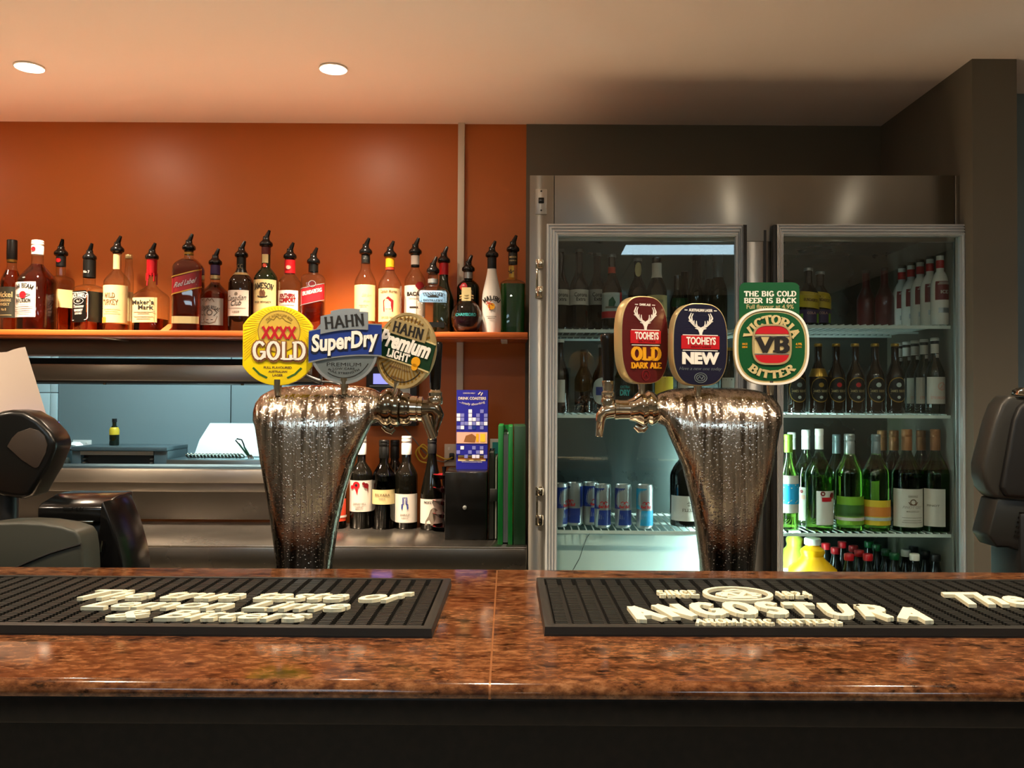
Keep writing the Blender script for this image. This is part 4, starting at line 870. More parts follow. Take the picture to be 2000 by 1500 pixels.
# ------------------------------------------------------------------ wine on the back counter
WG = 'wine bottles on the steel back counter'
def wine(label, loc, R_, rn, ys, yn, yt, capm, cy, cr, a=1.6, b=1.2, glass='dark_glass', name='wine_bottle', group=WG, rz=0, **k):
    w = Bottle(name, label, 'bottle', loc, R_, rn, ys, yn, yt, a, b, glass=glass, group=group, rz=rz, **k)
    w.cap(yt - 1, cy, cr, capm); return w
w = wine('dark wine bottle with white-striped red label beside the left tap tower', on_counter(655, 3.05), 21, 8, 930, 902, 856, 'black', 888, 9)
w.label(973, 1016, 'orange_red', (-80, 80), (), [(rect(-40, 40, -2, 2), 'label_white', 1007)])
w = wine('dark wine bottle with white cap and white label of red blots', on_counter(705, 3.06), 22, 8, 927, 902, 853, 'white_cap', 888, 9.5)
w.label(937, 997, 'label_white', (-80, 80), [('JARRAH HILL', 982, 26, 4, 'ink_grey', SL), ('CABERNET', 988, 16, 3, 'ink_grey'), ('MERLOT', 992, 14, 3, 'ink_grey')],
    [(disc(7, cx=-6), 'red', 946), (disc(4, cx=-15, cy=-2), 'red', 948), (disc(2.5, cx=-6), 'ink', 946), (disc(5, cx=13), 'dark_red', 947), (disc(3, cx=8, cy=3), 'dark_red', 946), (polyf([(-8, 6), (-2, 6), (-4, -6)]), 'red', 959), (polyf([(14, 8), (18, 8), (16, -6)]), 'dark_red', 955)])
w = wine('dark wine bottle standing behind the olive-green one', on_counter(770, 3.14), 21, 8, 930, 900, 861, 'black', 895, 9)
w = wine('olive-green wine bottle with black cap and small cream label', on_counter(749, 3.05), 22, 9, 930, 904, 861, 'label_black', 895, 10, glass='deep_green_glass', liquid='dark_whisky', level=1004)
w.label(955, 983, 'label_cream', (-78, 78), [('BILYARA', 965, 30, 5, 'brown_ink', SL), ('RESERVE', 972, 12, 3, 'ink_grey')])
w = wine('dark wine bottle with white cap and white label with a small chair', on_counter(793, 3.06), 22, 9, 930, 902, 853, 'white_cap', 888, 10)
w.label(963, 1018, 'label_white', (-78, 78), [('SHIRAZ', 1003, 18, 4, 'ink_grey', dict(shear=.2)), ('CABERNET', 1009, 14, 2.5, 'ink_grey')],
    [(strokes([[(-4, 14), (-4, 0), (-5, -9)], [(4, 14), (4, 0), (5, -9)], [(-4, 14), (4, 14)], [(-6, 1), (6, 1)], [(-6, 1), (-6, -7)], [(6, 1), (6, -7)], [(-2, 12), (-2, 2)], [(2, 12), (2, 2)]], 1.3), 'blue', 984)])
w = wine('slim dark wine bottle with long sloping neck and white label with a grey bird', on_counter(843, 3.04), 22, 8, 965, 885, 857, 'black', 886, 9, 1.3, 1.5)
w.label(973, 1020, 'label_white', (-75, 75), [('NOISY', 979, 20, 5, 'ink', dict(slab=True, dx=-4))], [(polyf([(-11, -20), (-10, -12), (-4, -2), (0, 10), (5, 14), (10, 12), (14, 8), (10, 7), (9, 2), (9, -8), (6, -16), (4, -20)]), 'ink_grey', 1003)])
# stack of small red and black bowls
bw = None
for k, y in enumerate((934, 958, 984, 1008, 1030)):
    l = on_counter(867, 3.00); z0 = P(860, y, 3.0).z
    if bw is None:
        bw = thing('bowl', 'x', 'bowl', group='stack of small red and black bowls')
        MB().lathe([(0.016, 0), (0.018, 0), (0.026, 0.007), (0.036, 0.013), (0.042, 0.016), (0.0405, 0.0165), (0.034, 0.0145), (0.025, 0.009), (0.014, 0.004), (0.001, .004)], 28).build('shell', 'black_gloss', bw)
        MB().lathe([(0.0395, 0.0168), (0.033, 0.0152), (0.024, 0.0100), (0.012, 0.006), (0.001, .0055)], 28, cap0=False, cap1=False).build('lining', 'dark_red', bw)
        MB().lathe([(0.008, 0.004), (0.006, 0.02), (0.008, 0.044)], 12, cap0=False).build('stem', 'black_gloss', bw)
        o = bw
    else: o = copy_tree(bw)
    o.location = (l.x, 3.0, CZ + (4 - k) * .0455)
    o['label'] = ['topmost', 'second from the top', 'middle', 'second from the bottom', 'lowest'][k] + ' of the stacked small red and black bowls beside the black box'
# ------------------------------------------------------------------ what stands in the fridge
BG = 'beer bottles in the fridge'
def beer(label, px, yl, z, R_=18, yt=0, glass='brown_glass', cap='silver', ysh=None, group=BG, rn=7, name='beer_bottle', h=None, **k):
    loc = in_fridge(px, yl, z); base = proj(loc)[1]; s_ = loc.y / F
    if h: yt = base - h / s_
    H = base - yt
    b = Bottle(name, label, 'bottle', loc, R_, rn, base - H * .52, base - H * .75, yt, k.pop('a', 1.5), k.pop('b', 1.4), glass=glass, group=group, rz=YAW, segs=20, **k)
    b.cap(yt - 1, yt + 5, 8 * R_ / 18, cap, False); b.H = H
    return b
za_ = ZS['la'] + .001
def corona(label, px, yl, a=(-75, 75)):
    b = beer(label, px, yl, za_, 18.5, 487 if yl < .12 else 495, a=1.4, b=1.6)  # default dark brown glass stands in for clear glass in dim light
    b.label(567, 597, 'label_white', a, [('Corona', 577, 26, 8, 'ink', dict(bold=.01, dx=3)), ('Extra', 586, 18, 7, 'ink', dict(dx=3))]); return b
corona('white-labelled beer bottle at the left frame edge of the top fridge shelf', 1093, .10)
corona('white-labelled beer bottle, second on the left top fridge shelf', 1130, .10)
corona('white-labelled beer bottle half behind the red and white one, top shelf', 1165, .19, (-75, 75))
b = beer('beer bottle with red and white label and orange neck band', 1194, .10, za_, 19, 497)
b.band(522, 534, 'orange_red'); b.label(573, 623, 'label_grey', (-85, 85), (), [(rect(-60, 60, -6.5, 6.5), 'red', 616), (rect(16, 40, -14, 14), 'red', 586), (polyf([(-8, -10), (2, -10), (6, 0), (0, 11), (-7, 4)]), 'green', 592), (rect(-14, 14, -2, 2), 'ink_grey', 602)])
b = beer('brown beer bottle with long pale neck label behind the maroon tap badge', 1245, .13, za_, 19, 505); b.label(513, 541, 'label_cream', (-60, 60), oval=True, name='neck_label')
b = beer('tall blue-black bottle with white neck wrap and cream label, top fridge shelf', 1282, .10, za_, 20, 503, 'dark_glass', 'black', rn=9); b.band(514, 543, 'label_white'); b.label(578, 620, 'label_cream', (-70, 70), [('LAGER', 590, 20, 5, 'ink_grey', SL)])
for px, yl, yt, lb in ((1323, .26, 538, 'shorter green beer bottle at the back of the left top fridge shelf'), (1337, .385, 531, 'green beer bottle further back on the left top fridge shelf')):
    b = beer(lb, px, yl, za_, 15, yt, 'dark_green_glass', 'silver'); b.label(583, 600, 'green', (-60, 60))
b = beer('dark bottle with wide black cap at the back right of the left door', 1360, .30, za_, 17, 503, 'dark_green_glass', 'black', rn=8); b.cap(497, 512, 10, 'black')
b = beer('dark bottle with grey foil neck, shorter of two behind the navy badge', 1385, .33, za_, 16, 510, 'dark_green_glass', 'pewter', rn=7); b.cap(506, 545, 8, 'pewter', name='foil')
b = beer('dark bottle with tall grey foil neck at right edge of left fridge door', 1402, .24, za_, 18, 498, 'dark_green_glass', 'pewter', rn=8); b.cap(495, 545, 9.5, 'pewter', name='foil')
zb_ = ZS['lb'] + .001
b = beer('dark beer bottle with white side label at left frame edge, middle fridge shelf', 1094, .10, zb_, 17, 664, cap='white'); b.label(742, 786, 'label_white', (-60, 30))
b = beer('dark unlabelled beer bottle on the left middle fridge shelf', 1140, .22, zb_, 18, 684, cap='black')
b = beer('beer bottle with blue and white oval label beside the black tap handle', 1176, .12, zb_, 19, 674); b.label(738, 790, 'label_grey', (-75, 75), (), [(rect(-14, 14, -8, 8), 'blue', 764)], oval=True)
b = beer('green beer bottle with teal lettering behind the right tap', 1219, .10, zb_, 18, 672, 'dark_green_glass'); b.label(738, 780, 'label_black', (-80, 80), [('DRY', 767, 20, 12, 'teal', dict(bold=.05)), ('EXTRA', 756, 18, 5, 'teal')], (), )
b = beer('brown beer bottle behind the maroon tap badge, middle fridge shelf', 1256, .14, zb_, 18, 674); b.label(742, 785, 'label_black', (-70, 70))
b = beer('beer bottle with yellow label above the right tap tower', 1296, .10, zb_, 18, 676); b.label(736, 775, 'label_yellow', (-75, 75))
b = beer('brown beer bottle behind the navy tap badge, middle fridge shelf', 1340, .14, zb_, 18, 674); b.label(738, 785, 'label_white', (-70, 70))
b = beer('pale bottle with gold top just right of the navy badge', 1425, .12, zb_, 17, 680, 'dark_green_glass', 'gold'); b.label(738, 785, 'label_white', (-70, 70))
# slim energy drink cans
zc_ = ZS['lc'] + .001
CG = 'slim blue and silver drink cans'
def can(label, px, yl, blue='blue', rot=0):
    loc = in_fridge(px, yl, zc_, 980); s_ = loc.y / F; q = 1.0
    t = thing('drink_can', label, 'can', loc, (0, 0, R(rot) + YAW), CG); r = .0265; H = .140
    MB().lathe([(.021, 0), (.0225, .001), (r, .008), (r, H - .010), (.0245, H - .003), (.0245, H), (.0225, H), (.0215, H - .004), (.001, H - .004)], 28).build('body', 'silver', t)
    MB().lathe([(.004, H - .004), (.004, H - .001), (.0, H - .001)], 10, M=Matrix.Translation((0, -.006, 0))).build('tab', 'silver', t)
    def patch(a0, a1, b0, b1, z0, z1):
        m = MB(); V = []; n = 8
        for i in range(n + 1):
            for (a, b_, z) in ((a0, a1, z0), (b0, b1, z1)):
                ph = R(a + (b_ - a) * i / n); V.append(((r + .0004) * math.sin(ph), -(r + .0004) * math.cos(ph), z))
        return m.add(V, [(2 * i, 2 * i + 2, 2 * i + 3, 2 * i + 1) for i in range(n)])
    for k in (0, 180):
        patch(-100 + k, -28 + k, -100 + k, 8 + k, .062, .129).build('blue_panel', blue, t, fix=False)
        patch(-40 + k, 80 + k, -30 + k, 80 + k, .010, .058).build('blue_panel', blue, t, fix=False)
    m = MB()
    for T in (fit(sans('Red Bull', .04), .034, .010, .002, .070, .15), fit(strokes([[(-9, 0), (-5, 4), (0, 1), (-2, -4)], [(9, 0), (5, 4), (0, 1), (2, -4)]], 2.2), .026, .010, .002, .082)):
        m.flat(T[0], T[1], lambda u, v, d: ((r + .0007) * math.sin(u / r), -(r + .0007) * math.cos(u / r), v))
    m.build('lettering', 'red', t, smooth=0, fix=False)
can('blue and silver slim can cut by the left door frame', 1093, .11, 'blue', 60)
can('blue and silver slim can turned to its blank silver side', 1122, .14, 'blue', -40)
can('blue and silver slim can set back between two front cans', 1153, .16, 'blue', 30)
can('front blue and silver slim can, third from the right', 1177, .095, 'blue', 0)
can('front blue and silver slim can beside the pale blue one', 1217, .095, 'blue', 0)
can('pale blue and silver slim can at the right of its row', 1259, .09, 'aqua', 0)
w = wine('squat dark sparkling wine bottle with white label, left low fridge shelf', in_fridge(1340, .16, zc_, 1000), 31, 9, 930, 890, 835, 'black', 880, 11, group='wine bottles in the fridge', rz=YAW)
w.label(966, 1014, 'label_white', (-75, 75), [('FLEUR', 993, 26, 6, 'ink_grey', SL)], [(strokes([[(0, -5), (0, 5)], [(-4, 0), (0, 3), (4, 0)], [(-3, -3), (3, -3)]], 1.2), 'ink_grey', 981)])

# right door, top shelf
zra = ZS['ra'] + .001
for px, yl, yt, lb in ((1579, .13, 524, 'black mixer bottle with yellow shoulder label right of the green tap card'), (1602, .18, 531, 'black mixer bottle with yellow shoulder label, the rear one of the pair')):
    b = beer(lb, px, yl, zra, 20, yt, 'dark_glass', 'silver', group='black mixer bottles on the top fridge shelf')
    b.label(572, 603, 'label_yellow', (-80, 80), [('BUNDABERG', 588, 30, 6, 'brown_ink', SL)], slope=-.12); b.label(606, 632, 'purple', (-80, 80), [('COLA', 613, 16, 5, 'pink', SL)], [(rect(-30, -16, -10, 8), 'lime', 622), (rect(10, 16, -10, 8), 'lime', 622)], name='lower_label')
for k, (px, yl) in enumerate(((1837, .09), (1817, .155), (1798, .22), (1780, .285), (1762, .35))):
    lb = 'frosted white bottle with red neck, ' + ['nearest the glass on the top shelf', 'second from the front of its row', 'third from the front of its row', 'fourth from the front of its row', 'rearmost of its row'][k]
    b = beer(lb, px, yl, zra, 17.5, 0, 'malibu_white', 'dark_grey', h=.232, a=1.8, b=.9, group='frosted vodka mixer bottles')
    y_ = lambda f: b.base - b.H * f
    b.band(y_(.90), y_(.79), 'red'); b.label(y_(.60), y_(.34), 'dark_red', (-55, 55), [('ICE', y_(.45), 14, 7, 'label_white', SLT)], [(lines(12, [(0, 1), (3, .8)], .8), 'label_white', y_(.56))]); b.label(y_(.23), y_(.16), 'silver', (-35, 30), name='lower_label')
for k, (px, yl) in enumerate(((1728, .36), (1692, .42))):
    b = beer(['dark red mixer bottle at the back of the right top fridge shelf', 'dark red mixer bottle in the far back of the top shelf'][k], px, yl, zra, 17, 0, 'maroon', 'black', h=.225, group='dark red mixer bottles'); 
# right door, middle shelf
zrb = ZS['rb'] + .001
OV = ['half behind the green and white badge', 'with gold foil shoulder', 'with red spot, second with full oval', 'with red spot, third with full oval', 'with pale oval, fourth with full oval', 'cut off by the white-labelled ciders']
for k, (px, mm) in enumerate(((1556, 'pewter'), (1598, 'gold'), (1633, 'red'), (1670, 'red'), (1709, 'label_grey'), (1748, 'label_grey'))):
    b = beer('dark bottle with gold oval label, ' + OV[k], px, .105, zrb, 17.3, 672, 'brown_glass', 'gold', group='dark oval-label beer bottles')
    if k == 1: b.band(720, 736, 'gold', 'foil')
    b.label(737, 786, 'gold', (-68, 68), oval=True); 
    L = b.label(739, 784, 'label_black', (-63, 63), [('JAMES SQUIRE', 764, 28, 5, 'gold_pale', SL)], [(disc(4.5), mm, 752), (strokes([[(-14, 4), (14, 4)], [(-14, -5), (14, -5)]], .8), 'gold_pale', 764), (disc(3), 'label_grey', 776)], oval=True, off=.001, name='inner_label')
for k, (px, yl) in enumerate(((1826, .09), (1805, .155), (1787, .22), (1771, .285), (1755, .35))):
    lb = 'dark cider bottle with white label and white neck wrap, ' + ['nearest the glass', 'second from the front', 'third from the front', 'fourth from the front', 'last of the five'][k]
    b = beer(lb, px, yl, zrb, 18, 0, 'dark_green_glass', 'white', h=.243, group='white-label cider bottles'); y_ = lambda f: b.base - b.H * f
    b.cap(y_(1.0) - 1, y_(.975), 8, 'white', False); b.band(y_(.975), y_(.93), 'black', 'neck_band'); b.band(y_(.925), y_(.80), 'label_white'); b.label(y_(.79), y_(.74), 'label_white', (-10, 70), name='neck_label')
    b.label(y_(.485), y_(.13), 'label_white', (-75, 75), [('STRONGBOW', y_(.21), 30, 6, 'pink', SLT)], [(strokes([circ(5, 0, 7, n=16) + [(12, 0)], [(-2, 0), (13, 3)], [(5, -8), (8, 8)], [(1, -5), (10, 5)]], 2), 'pink', y_(.36))])
# right door, wine
zrc = ZS['rc'] + .001
def fw(label, px, yl, R_, capm, yt, cy, cr, glass, liq=None, level=None, ys=925, yn=880, a=1.35, b=1.45, **k):
    return wine(label, in_fridge(px, yl, zrc, 980), R_, cr - 1.5, ys, yn, yt, capm, cy, cr, a, b, glass, group='wine bottles in the fridge', rz=YAW, segs=24, liquid=liq, level=level, **k)
GW = 'pale_green_glass'
w = fw('wine bottle with aqua wave label behind the right tap tower', 1540, .10, 19, 'lime', 850, 884, 8, GW, 'white_wine', 870, 930, 890)
w.label(928, 1000, 'label_white', (-80, 80), (), [(rect(-30, 30, -20, 19), 'aqua', 963), (strokes([[(-14, 4), (-6, 9), (0, 3), (8, 9), (14, 4)]], 2), 'label_white', 955), (strokes([[(-14, -4), (-6, -8), (0, -3), (8, -8), (14, -4)]], 2), 'label_white', 972)])
w = fw('white-capped wine bottle at the back left of the wine shelf', 1546, .36, 22, 'white_cap', 846, 878, 8, GW)
w = fw('white-capped wine bottle turned so its white label shows edge-on', 1574, .20, 24, 'white_cap', 841, 878, 8, GW, 'white_wine', 940); w.label(950, 1014, 'label_white', (-70, 5), (), [(disc(3.5, cx=-2), 'dark_red', 958), (rect(-6, 6, -4, 4), 'pink', 969)])
w = fw('white-capped wine bottle with white label and red blots, front of the wine shelf', 1600, .10, 26, 'white_cap', 839, 878, 8, GW, 'white_wine', 931)
w.label(957, 1022, 'label_white', (-30, 75), [], [(disc(4.5, cx=-12), 'dark_red', 962), (disc(2, cx=-12), 'label_white', 962), (rect(-14, 6, -4, 4), 'red', 973), (disc(6, cx=8), 'dark_red', 966)])
w = fw('dark wine bottle with grey cap at the back of the wine shelf', 1634, .38, 22, 'pewter', 850, 886, 8, 'dark_green_glass')
w = fw('silver-capped wine bottle with green striped label', 1659, .10, 25.8, 'silver', 849, 888, 10, GW, 'white_wine', 866)
w.label(968, 1022, 'lime', (-82, 82), (), [(rect(-50, 50, -10, 9), 'leaf', 993), (rect(-50, 50, -3, 3), 'label_white', 1011), (rect(-50, 50, -3, 3), 'leaf', 1003)])
w = fw('silver-capped wine bottle with yellow and orange striped label', 1711, .105, 25.8, 'pewter', 850, 888, 8.5, GW, 'white_wine', 866)
w.label(975, 1023, 'label_yellow', (-82, 82), (), [(rect(-50, 50, -9, 9), 'orange_label', 997), (rect(-50, 50, -3, 3), 'label_grey', 1011)])
w = fw('bronze-capped wine bottle half behind the orange-striped one', 1723, .31, 24, 'bronze', 842, 880, 9, 'deep_green_glass'); w.label(946, 1000, 'label_white', (-75, 75))
w = fw('bronze-capped wine bottle second in its row behind the crested label', 1746, .215, 25, 'bronze', 842, 880, 9, 'deep_green_glass')
w = fw('bronze-capped wine bottle with broad white crested label in front', 1771, .10, 28, 'bronze', 840, 880, 10, 'green_glass', 'white_wine', 866)
w.label(953, 1026, 'label_white', (-80, 80), [('OAKVALE', 967, 18, 4, 'ink_grey', SL), ('PINOT GRIS', 988, 36, 5, 'ink_grey', dict(shear=.3, bold=-.01)), ('MARLBOROUGH', 996, 24, 3, 'ink_grey')], [(strokes([circ(0, 0, 5, n=14) + [(5, 0)], [(-8, 0), (-5, -5), (5, -5), (8, 0)]], 1.6), 'brown_ink', 978), (lines(22, [(0, .9), (-5, .8), (-9, .9)], .4), 'ink_grey', 1008)])
w = fw('bronze-capped wine bottle behind the rightmost wine', 1799, .205, 25, 'bronze', 842, 880, 9, 'deep_green_glass')
w = fw('rightmost bronze-capped wine bottle, its white label turned to the left', 1827, .10, 28, 'bronze', 840, 880, 9.5, 'green_glass', 'white_wine', 866)
w.label(953, 1025, 'label_white', (-70, 12), [('PINOT', 985, 22, 4, 'ink_grey', dict(dx=-2))])
# bottom row
zrd = ZS['rd'] + .001
def juice(label, px, yl, m, R_, h):
    loc = in_fridge(px, yl, zrd, 1080); s_ = loc.y / F; t = thing('juice_bottle', label, 'bottle', loc, (0, 0, YAW), 'juice bottles in the fridge'); r = R_ * s_
    MB().lathe([(r * .96, 0), (r, .006), (r, h * .62), (r * .97, h * .66), (r * .50, h * .77), (r * .44, h * .80), (r * .50, h * .84), (r * .48, h * .87), (r * .28, h * .91), (r * .28, h * .93)], 28).build('body', m, t)
    MB().lathe([(r * .33, h * .925), (r * .34, h * .93), (r * .34, h * .99), (r * .30, h)], 24).build('cap', 'white_cap', t)
    MB().lathe([(r + .0006, h * .2), (r + .0006, h * .55)], 28, cap0=False, cap1=False).build('label', 'label_white', t)
juice('pale green juice bottle with white cap, behind the yellow one', 1552, .29, 'juice_green', 33, .300)
juice('bright yellow juice bottle with white cap, bottom of the fridge', 1587, .11, 'juice', 46, .292)
pro = {}
def soda(label, px, yl, capm, h):
    loc = in_fridge(px, yl, zrd, 1090)
    if capm not in pro:
        t = pro[capm] = thing('soft_drink_bottle', label, 'bottle', loc, (0, 0, YAW), 'soft drink bottles with ' + {'red': 'red', 'green': 'green', 'white_cap': 'white', 'black': 'black', 'pewter': 'grey'}[capm] + ' caps')
        MB().lathe([(.026, 0), (.030, .004), (.031, .02), (.028, .06), (.031, .10), (.031, .135), (.026, .165), (.0165, .195), (.0125, .215), (.0125, .224)], 20).build('body', 'smoked', t)
        MB().lathe([(.0145, .222), (.0155, .224), (.0155, .241), (.0135, .2435)], 20).build('cap', capm, t)
        MB().lathe([(.0317, .095), (.0317, .135)], 20, cap0=False, cap1=False).build('label', capm, t)
    else: t = copy_tree(pro[capm])
    t.location = loc; t['label'] = label; return t
for k, (px, yl) in enumerate(((1658, .10), (1632, .215), (1695, .10), (1678, .17), (1613, .30), (1667, .255), (1645, .335))):
    soda(['foremost red-capped soft drink bottle beside the yellow juice', 'red-capped soft drink bottle touching the foremost one', 'red-capped soft drink bottle in front at the right of its group', 'red-capped soft drink bottle left of the group\'s right one', 'red-capped soft drink bottle right behind the yellow juice', 'red-capped soft drink bottle in the second row middle', 'red-capped soft drink bottle furthest back'][k], px, yl, 'red', 0)
for k, (px, yl) in enumerate(((1747, .12), (1731, .19), (1713, .28), (1697, .345))):
    soda(['front green-capped soft drink bottle', 'green-capped soft drink bottle just left behind the front one', 'green-capped soft drink bottle in the third row', 'green-capped soft drink bottle at the back'][k], px, yl, 'green', 0)
for k, (px, yl) in enumerate(((1786, .11), (1769, .18))): soda(['front white-capped soft drink bottle', 'white-capped soft drink bottle behind the front one'][k], px, yl, 'white_cap', 0)
for k, (px, yl) in enumerate(((1827, .10), (1807, .17), (1784, .25))): soda(['black-capped soft drink bottle nearest the fridge side', 'black-capped soft drink bottle, left of the pair', 'black-capped soft drink bottle behind the pair'][k], px, yl, 'black', 0)
# ------------------------------------------------------------------ beer tap towers
YTW = 1.69
def tower(label, rows, top, basepx):
    X0 = P(basepx, 1110, YTW).x
    t = thing('beer_tap_tower', label, 'beer tap', (X0, YTW, UZ))
    yf = YTW - 0.042; rings = []
    N = 40
    def ring(cx, cy, cz, w, ht, th, p=4.0):
        out = []
        for j in range(N):
            a = 2 * PI * j / N; c, s_ = math.cos(a), math.sin(a)
            u = w / 2 * math.copysign(abs(c) ** (2 / p), c); v = ht * math.copysign(abs(s_) ** (2 / 3.0), s_)
            out.append((cx + u, cy - v * math.cos(th), cz + v * math.sin(th)))
        return out
    def row(y, xl, xr):
        a, b_ = P(xl, y, yf + .01), P(xr, y, yf + .01); return (a.x + b_.x) / 2 - X0, a.z - UZ, b_.x - a.x
    zs = []
    for y, xl, xr in rows:                     # the upright part, top row last
        cx, cz, w = row(y, xl, xr); zs.append((cx, cz, w))
    cx0, cz0, w0 = zs[0]; cx1, cz1, w1 = zs[1]
    rings.append(ring(cx0 - (cx1 - cx0) * 1.2, 0, 0.0, w0 - .02, .048, 0)); rings.append(ring(cx0 - (cx1 - cx0) * .6, 0, cz0 * .5, w0 - .01, .046, 0))
    for cx, cz, w in zs: rings.append(ring(cx, 0, cz, w, .042, 0))
    zb = zs[-1][1]; rho = .046
    for th, xl, xr, y in top:
        a, b_ = P(xl, y, YTW - .02), P(xr, y, YTW - .02); th = R(th)
        rings.append(ring((a.x + b_.x) / 2 - X0, rho - rho * math.cos(th), zb + rho * math.sin(th), b_.x - a.x, .040, th))
    a, b_ = P(top[-1][1], 757, YTW), P(top[-1][2], 757, YTW); cx = (a.x + b_.x) / 2 - X0; w = b_.x - a.x
    rings.append(ring(cx, rho + .05, zb + rho - .003, w * .99, .039, R(95))); rings.append(ring(cx, rho + .09, zb + rho - .012, w * .95, .030, R(102))); rings.append(ring(cx, rho + .105, zb + rho - .016, w * .85, .014, R(105)))
    MB().loft(rings).build('column', 'wet_steel', t, smooth=60)
    MB().lathe([(.085, 0), (.085, .008), (.08, .012)], 40, M=Matrix.Translation((rings[0][0][0] - (w0 - .02) / 2, 0, 0))).build('base_flange', 'chrome', t)
    return t
TL = tower('left beer tap tower of wet ribbed steel with yellow, blue and green badges', [(1107, 533, 641), (1067, 529, 647), (1027, 523, 653), (960, 512, 669), (893, 500, 690), (836, 491, 716)],
           [(14, 489.5, 722, 822), (30, 488, 735, 805), (48, 488, 748, 785), (64, 491, 751, 775), (78, 497, 747, 764), (90, 505, 740, 757)], 587)
TR = tower('right beer tap tower of wet ribbed steel with maroon, navy and green badges', [(1110, 1376, 1480), (1067, 1371, 1484), (1030, 1366, 1489), (987, 1358, 1498), (912, 1340, 1517), (841, 1309, 1530)],
           [(14, 1303, 1532, 826), (30, 1290, 1534, 806), (48, 1277, 1535, 785), (64, 1275, 1533, 775), (78, 1281, 1527, 764), (90, 1290, 1518, 757)], 1428)
def axis(t, p0, p1, prof, name, m, Y0=1.715, Y1=1.715, n=24, par=None):
    "lathe between two pixels: prof = [(radius px, 0..1)]"
    a = P(p0[0], p0[1], Y0) - t.location; b_ = P(p1[0], p1[1], Y1) - t.location; d = b_ - a; s_ = Y0 / F
    M = Matrix.Translation(a) @ d.to_track_quat('Z', 'Y').to_matrix().to_4x4()
    return MB().lathe([(r * s_, f * d.length) for r, f in prof], n, M=M).build(name, m, par or t, smooth=35)
# right tower: tap at its left end
t = TR
axis(t, (1290, 795), (1228, 801), [(18, 0), (26, .1), (33, .22), (35, .34), (31, .44), (34, .5), (35, .62), (30, .74), (24, .84), (21, 1)], 'coupling', 'chrome')
axis(t, (1232, 800), (1207, 800), [(19, 0), (19, 1)], 'shank', 'chrome')
axis(t, (1209, 800), (1199, 800), [(17, 0), (20, .2), (20, .8), (17, 1)], 'lock_ring', 'chrome')
q = YTW / F
def tpx(t, x, y, Y=1.715): return P(x, y, Y) - t.location
MB().tube([tpx(t, 1202, 800), tpx(t, 1192, 802), tpx(t, 1181, 806), tpx(t, 1174, 814), tpx(t, 1172, 824)], [16 * q, 16 * q, 14 * q, 11 * q, 9.5 * q], 20).build('tap_body', 'chrome', t)
axis(t, (1175, 812), (1170, 853), [(9.5, 0), (9.5, .1), (9, .12), (7.5, .98), (6.5, 1)], 'spout', 'chrome')
axis(t, (1187, 796), (1188, 744), [(12, 0), (14, .2), (12, .35), (13.5, .42), (13.5, .56), (10.5, .62), (12.5, .95), (12, 1)], 'collar', 'chrome')
axis(t, (1188, 745), (1187, 652), [(10.5, 0), (11, .15), (13.5, .8), (15.2, .93), (13.5, .985), (10, 1)], 'tap_handle', 'black_gloss')
MB().tube([tpx(t, 1240, 832), tpx(t, 1248, 838), tpx(t, 1256, 838), tpx(t, 1264, 832)], [5 * q, 8 * q, 8 * q, 5 * q], 12).build('wing_nut', 'chrome', t)
# left tower: tap at its right end
t = TL
axis(t, (738, 794), (786, 799), [(24, 0), (33, .14), (37, .3), (37.5, .5), (34, .62), (36, .72), (35, .9), (28, 1)], 'coupling', 'dark_chrome')
axis(t, (784, 799), (802, 799), [(31, 0), (32, .3), (32, .7), (29, 1)], 'coupling_ring', 'dark_chrome')
axis(t, (800, 798), (826, 799), [(25, 0), (25, .55), (22, .6), (22, .64), (25, .7), (25, .95), (21, 1)], 'shank', 'chrome')
MB().tube([tpx(t, 822, 799), tpx(t, 836, 799), tpx(t, 848, 801), tpx(t, 854, 812), tpx(t, 852, 828), tpx(t, 849, 840), tpx(t, 850, 852)], [19 * q, 19 * q, 17.5 * q, 14 * q, 9 * q, 7 * q, 5 * q], 20).build('tap_body', 'dark_chrome', t)
axis(t, (829, 811), (846, 857), [(8.5, 0), (8.5, .05), (8.2, .97), (6.8, 1)], 'spout', 'chrome', Y0=1.70, Y1=1.70)
axis(t, (850, 790), (850, 758), [(13, 0), (14.5, .1), (15, .4), (13, .5), (13.5, .72), (9, .92), (4, 1)], 'collar', 'chrome')
axis(t, (850, 762), (851, 668), [(9, 0), (10.5, .06), (12, .6), (13.6, .95), (11, 1)], 'tap_handle', 'black_gloss')
MB().tube([tpx(t, 748, 832), tpx(t, 757, 838), tpx(t, 764, 842), tpx(t, 770, 836)], [6 * q, 8 * q, 7 * q, 5 * q], 12).build('wing_nut', 'dark_chrome', t)

class Badge:
    def __init__(s, t, cx, cy, yaw, outline, m, thick=13, roll=0, Y=1.675, bevel=.0015, rim=None, stem=True):
        s.q = Y / F; c = P(cx, cy, Y) - t.location
        s.o = MB().prism([(x * s.q, y * s.q) for x, y in outline], 0, thick * s.q).build('badge', m, t, bevel=bevel, loc=c, rot=(0, R(roll), R(yaw)))
        if stem:
            zb = min(y for x, y in outline) * s.q
            MB().lathe([(.006, zb - .02), (.009, zb + .004), (.009, zb + .012)], 14, M=Matrix.Translation((0, .5 * thick * s.q, 0))).build('stem', 'chrome', s.o)
    def put(s, name, T, m, d0=0.0, thick=.8, smooth=0):
        mb = MB()
        for V, Fs in (T if isinstance(T, list) else [T]):
            mb.flat([(x * s.q, y * s.q) for x, y in V], Fs, lambda u, v, d: (u, -(d0 * s.q) - d, v), 0, thick * s.q)
        return mb.build(name, m, s.o, smooth=smooth)
def ring2(outer, inner):
    n = len(outer); return outer + inner, [(i, (i + 1) % n, n + (i + 1) % n, n + i) for i in range(n)]

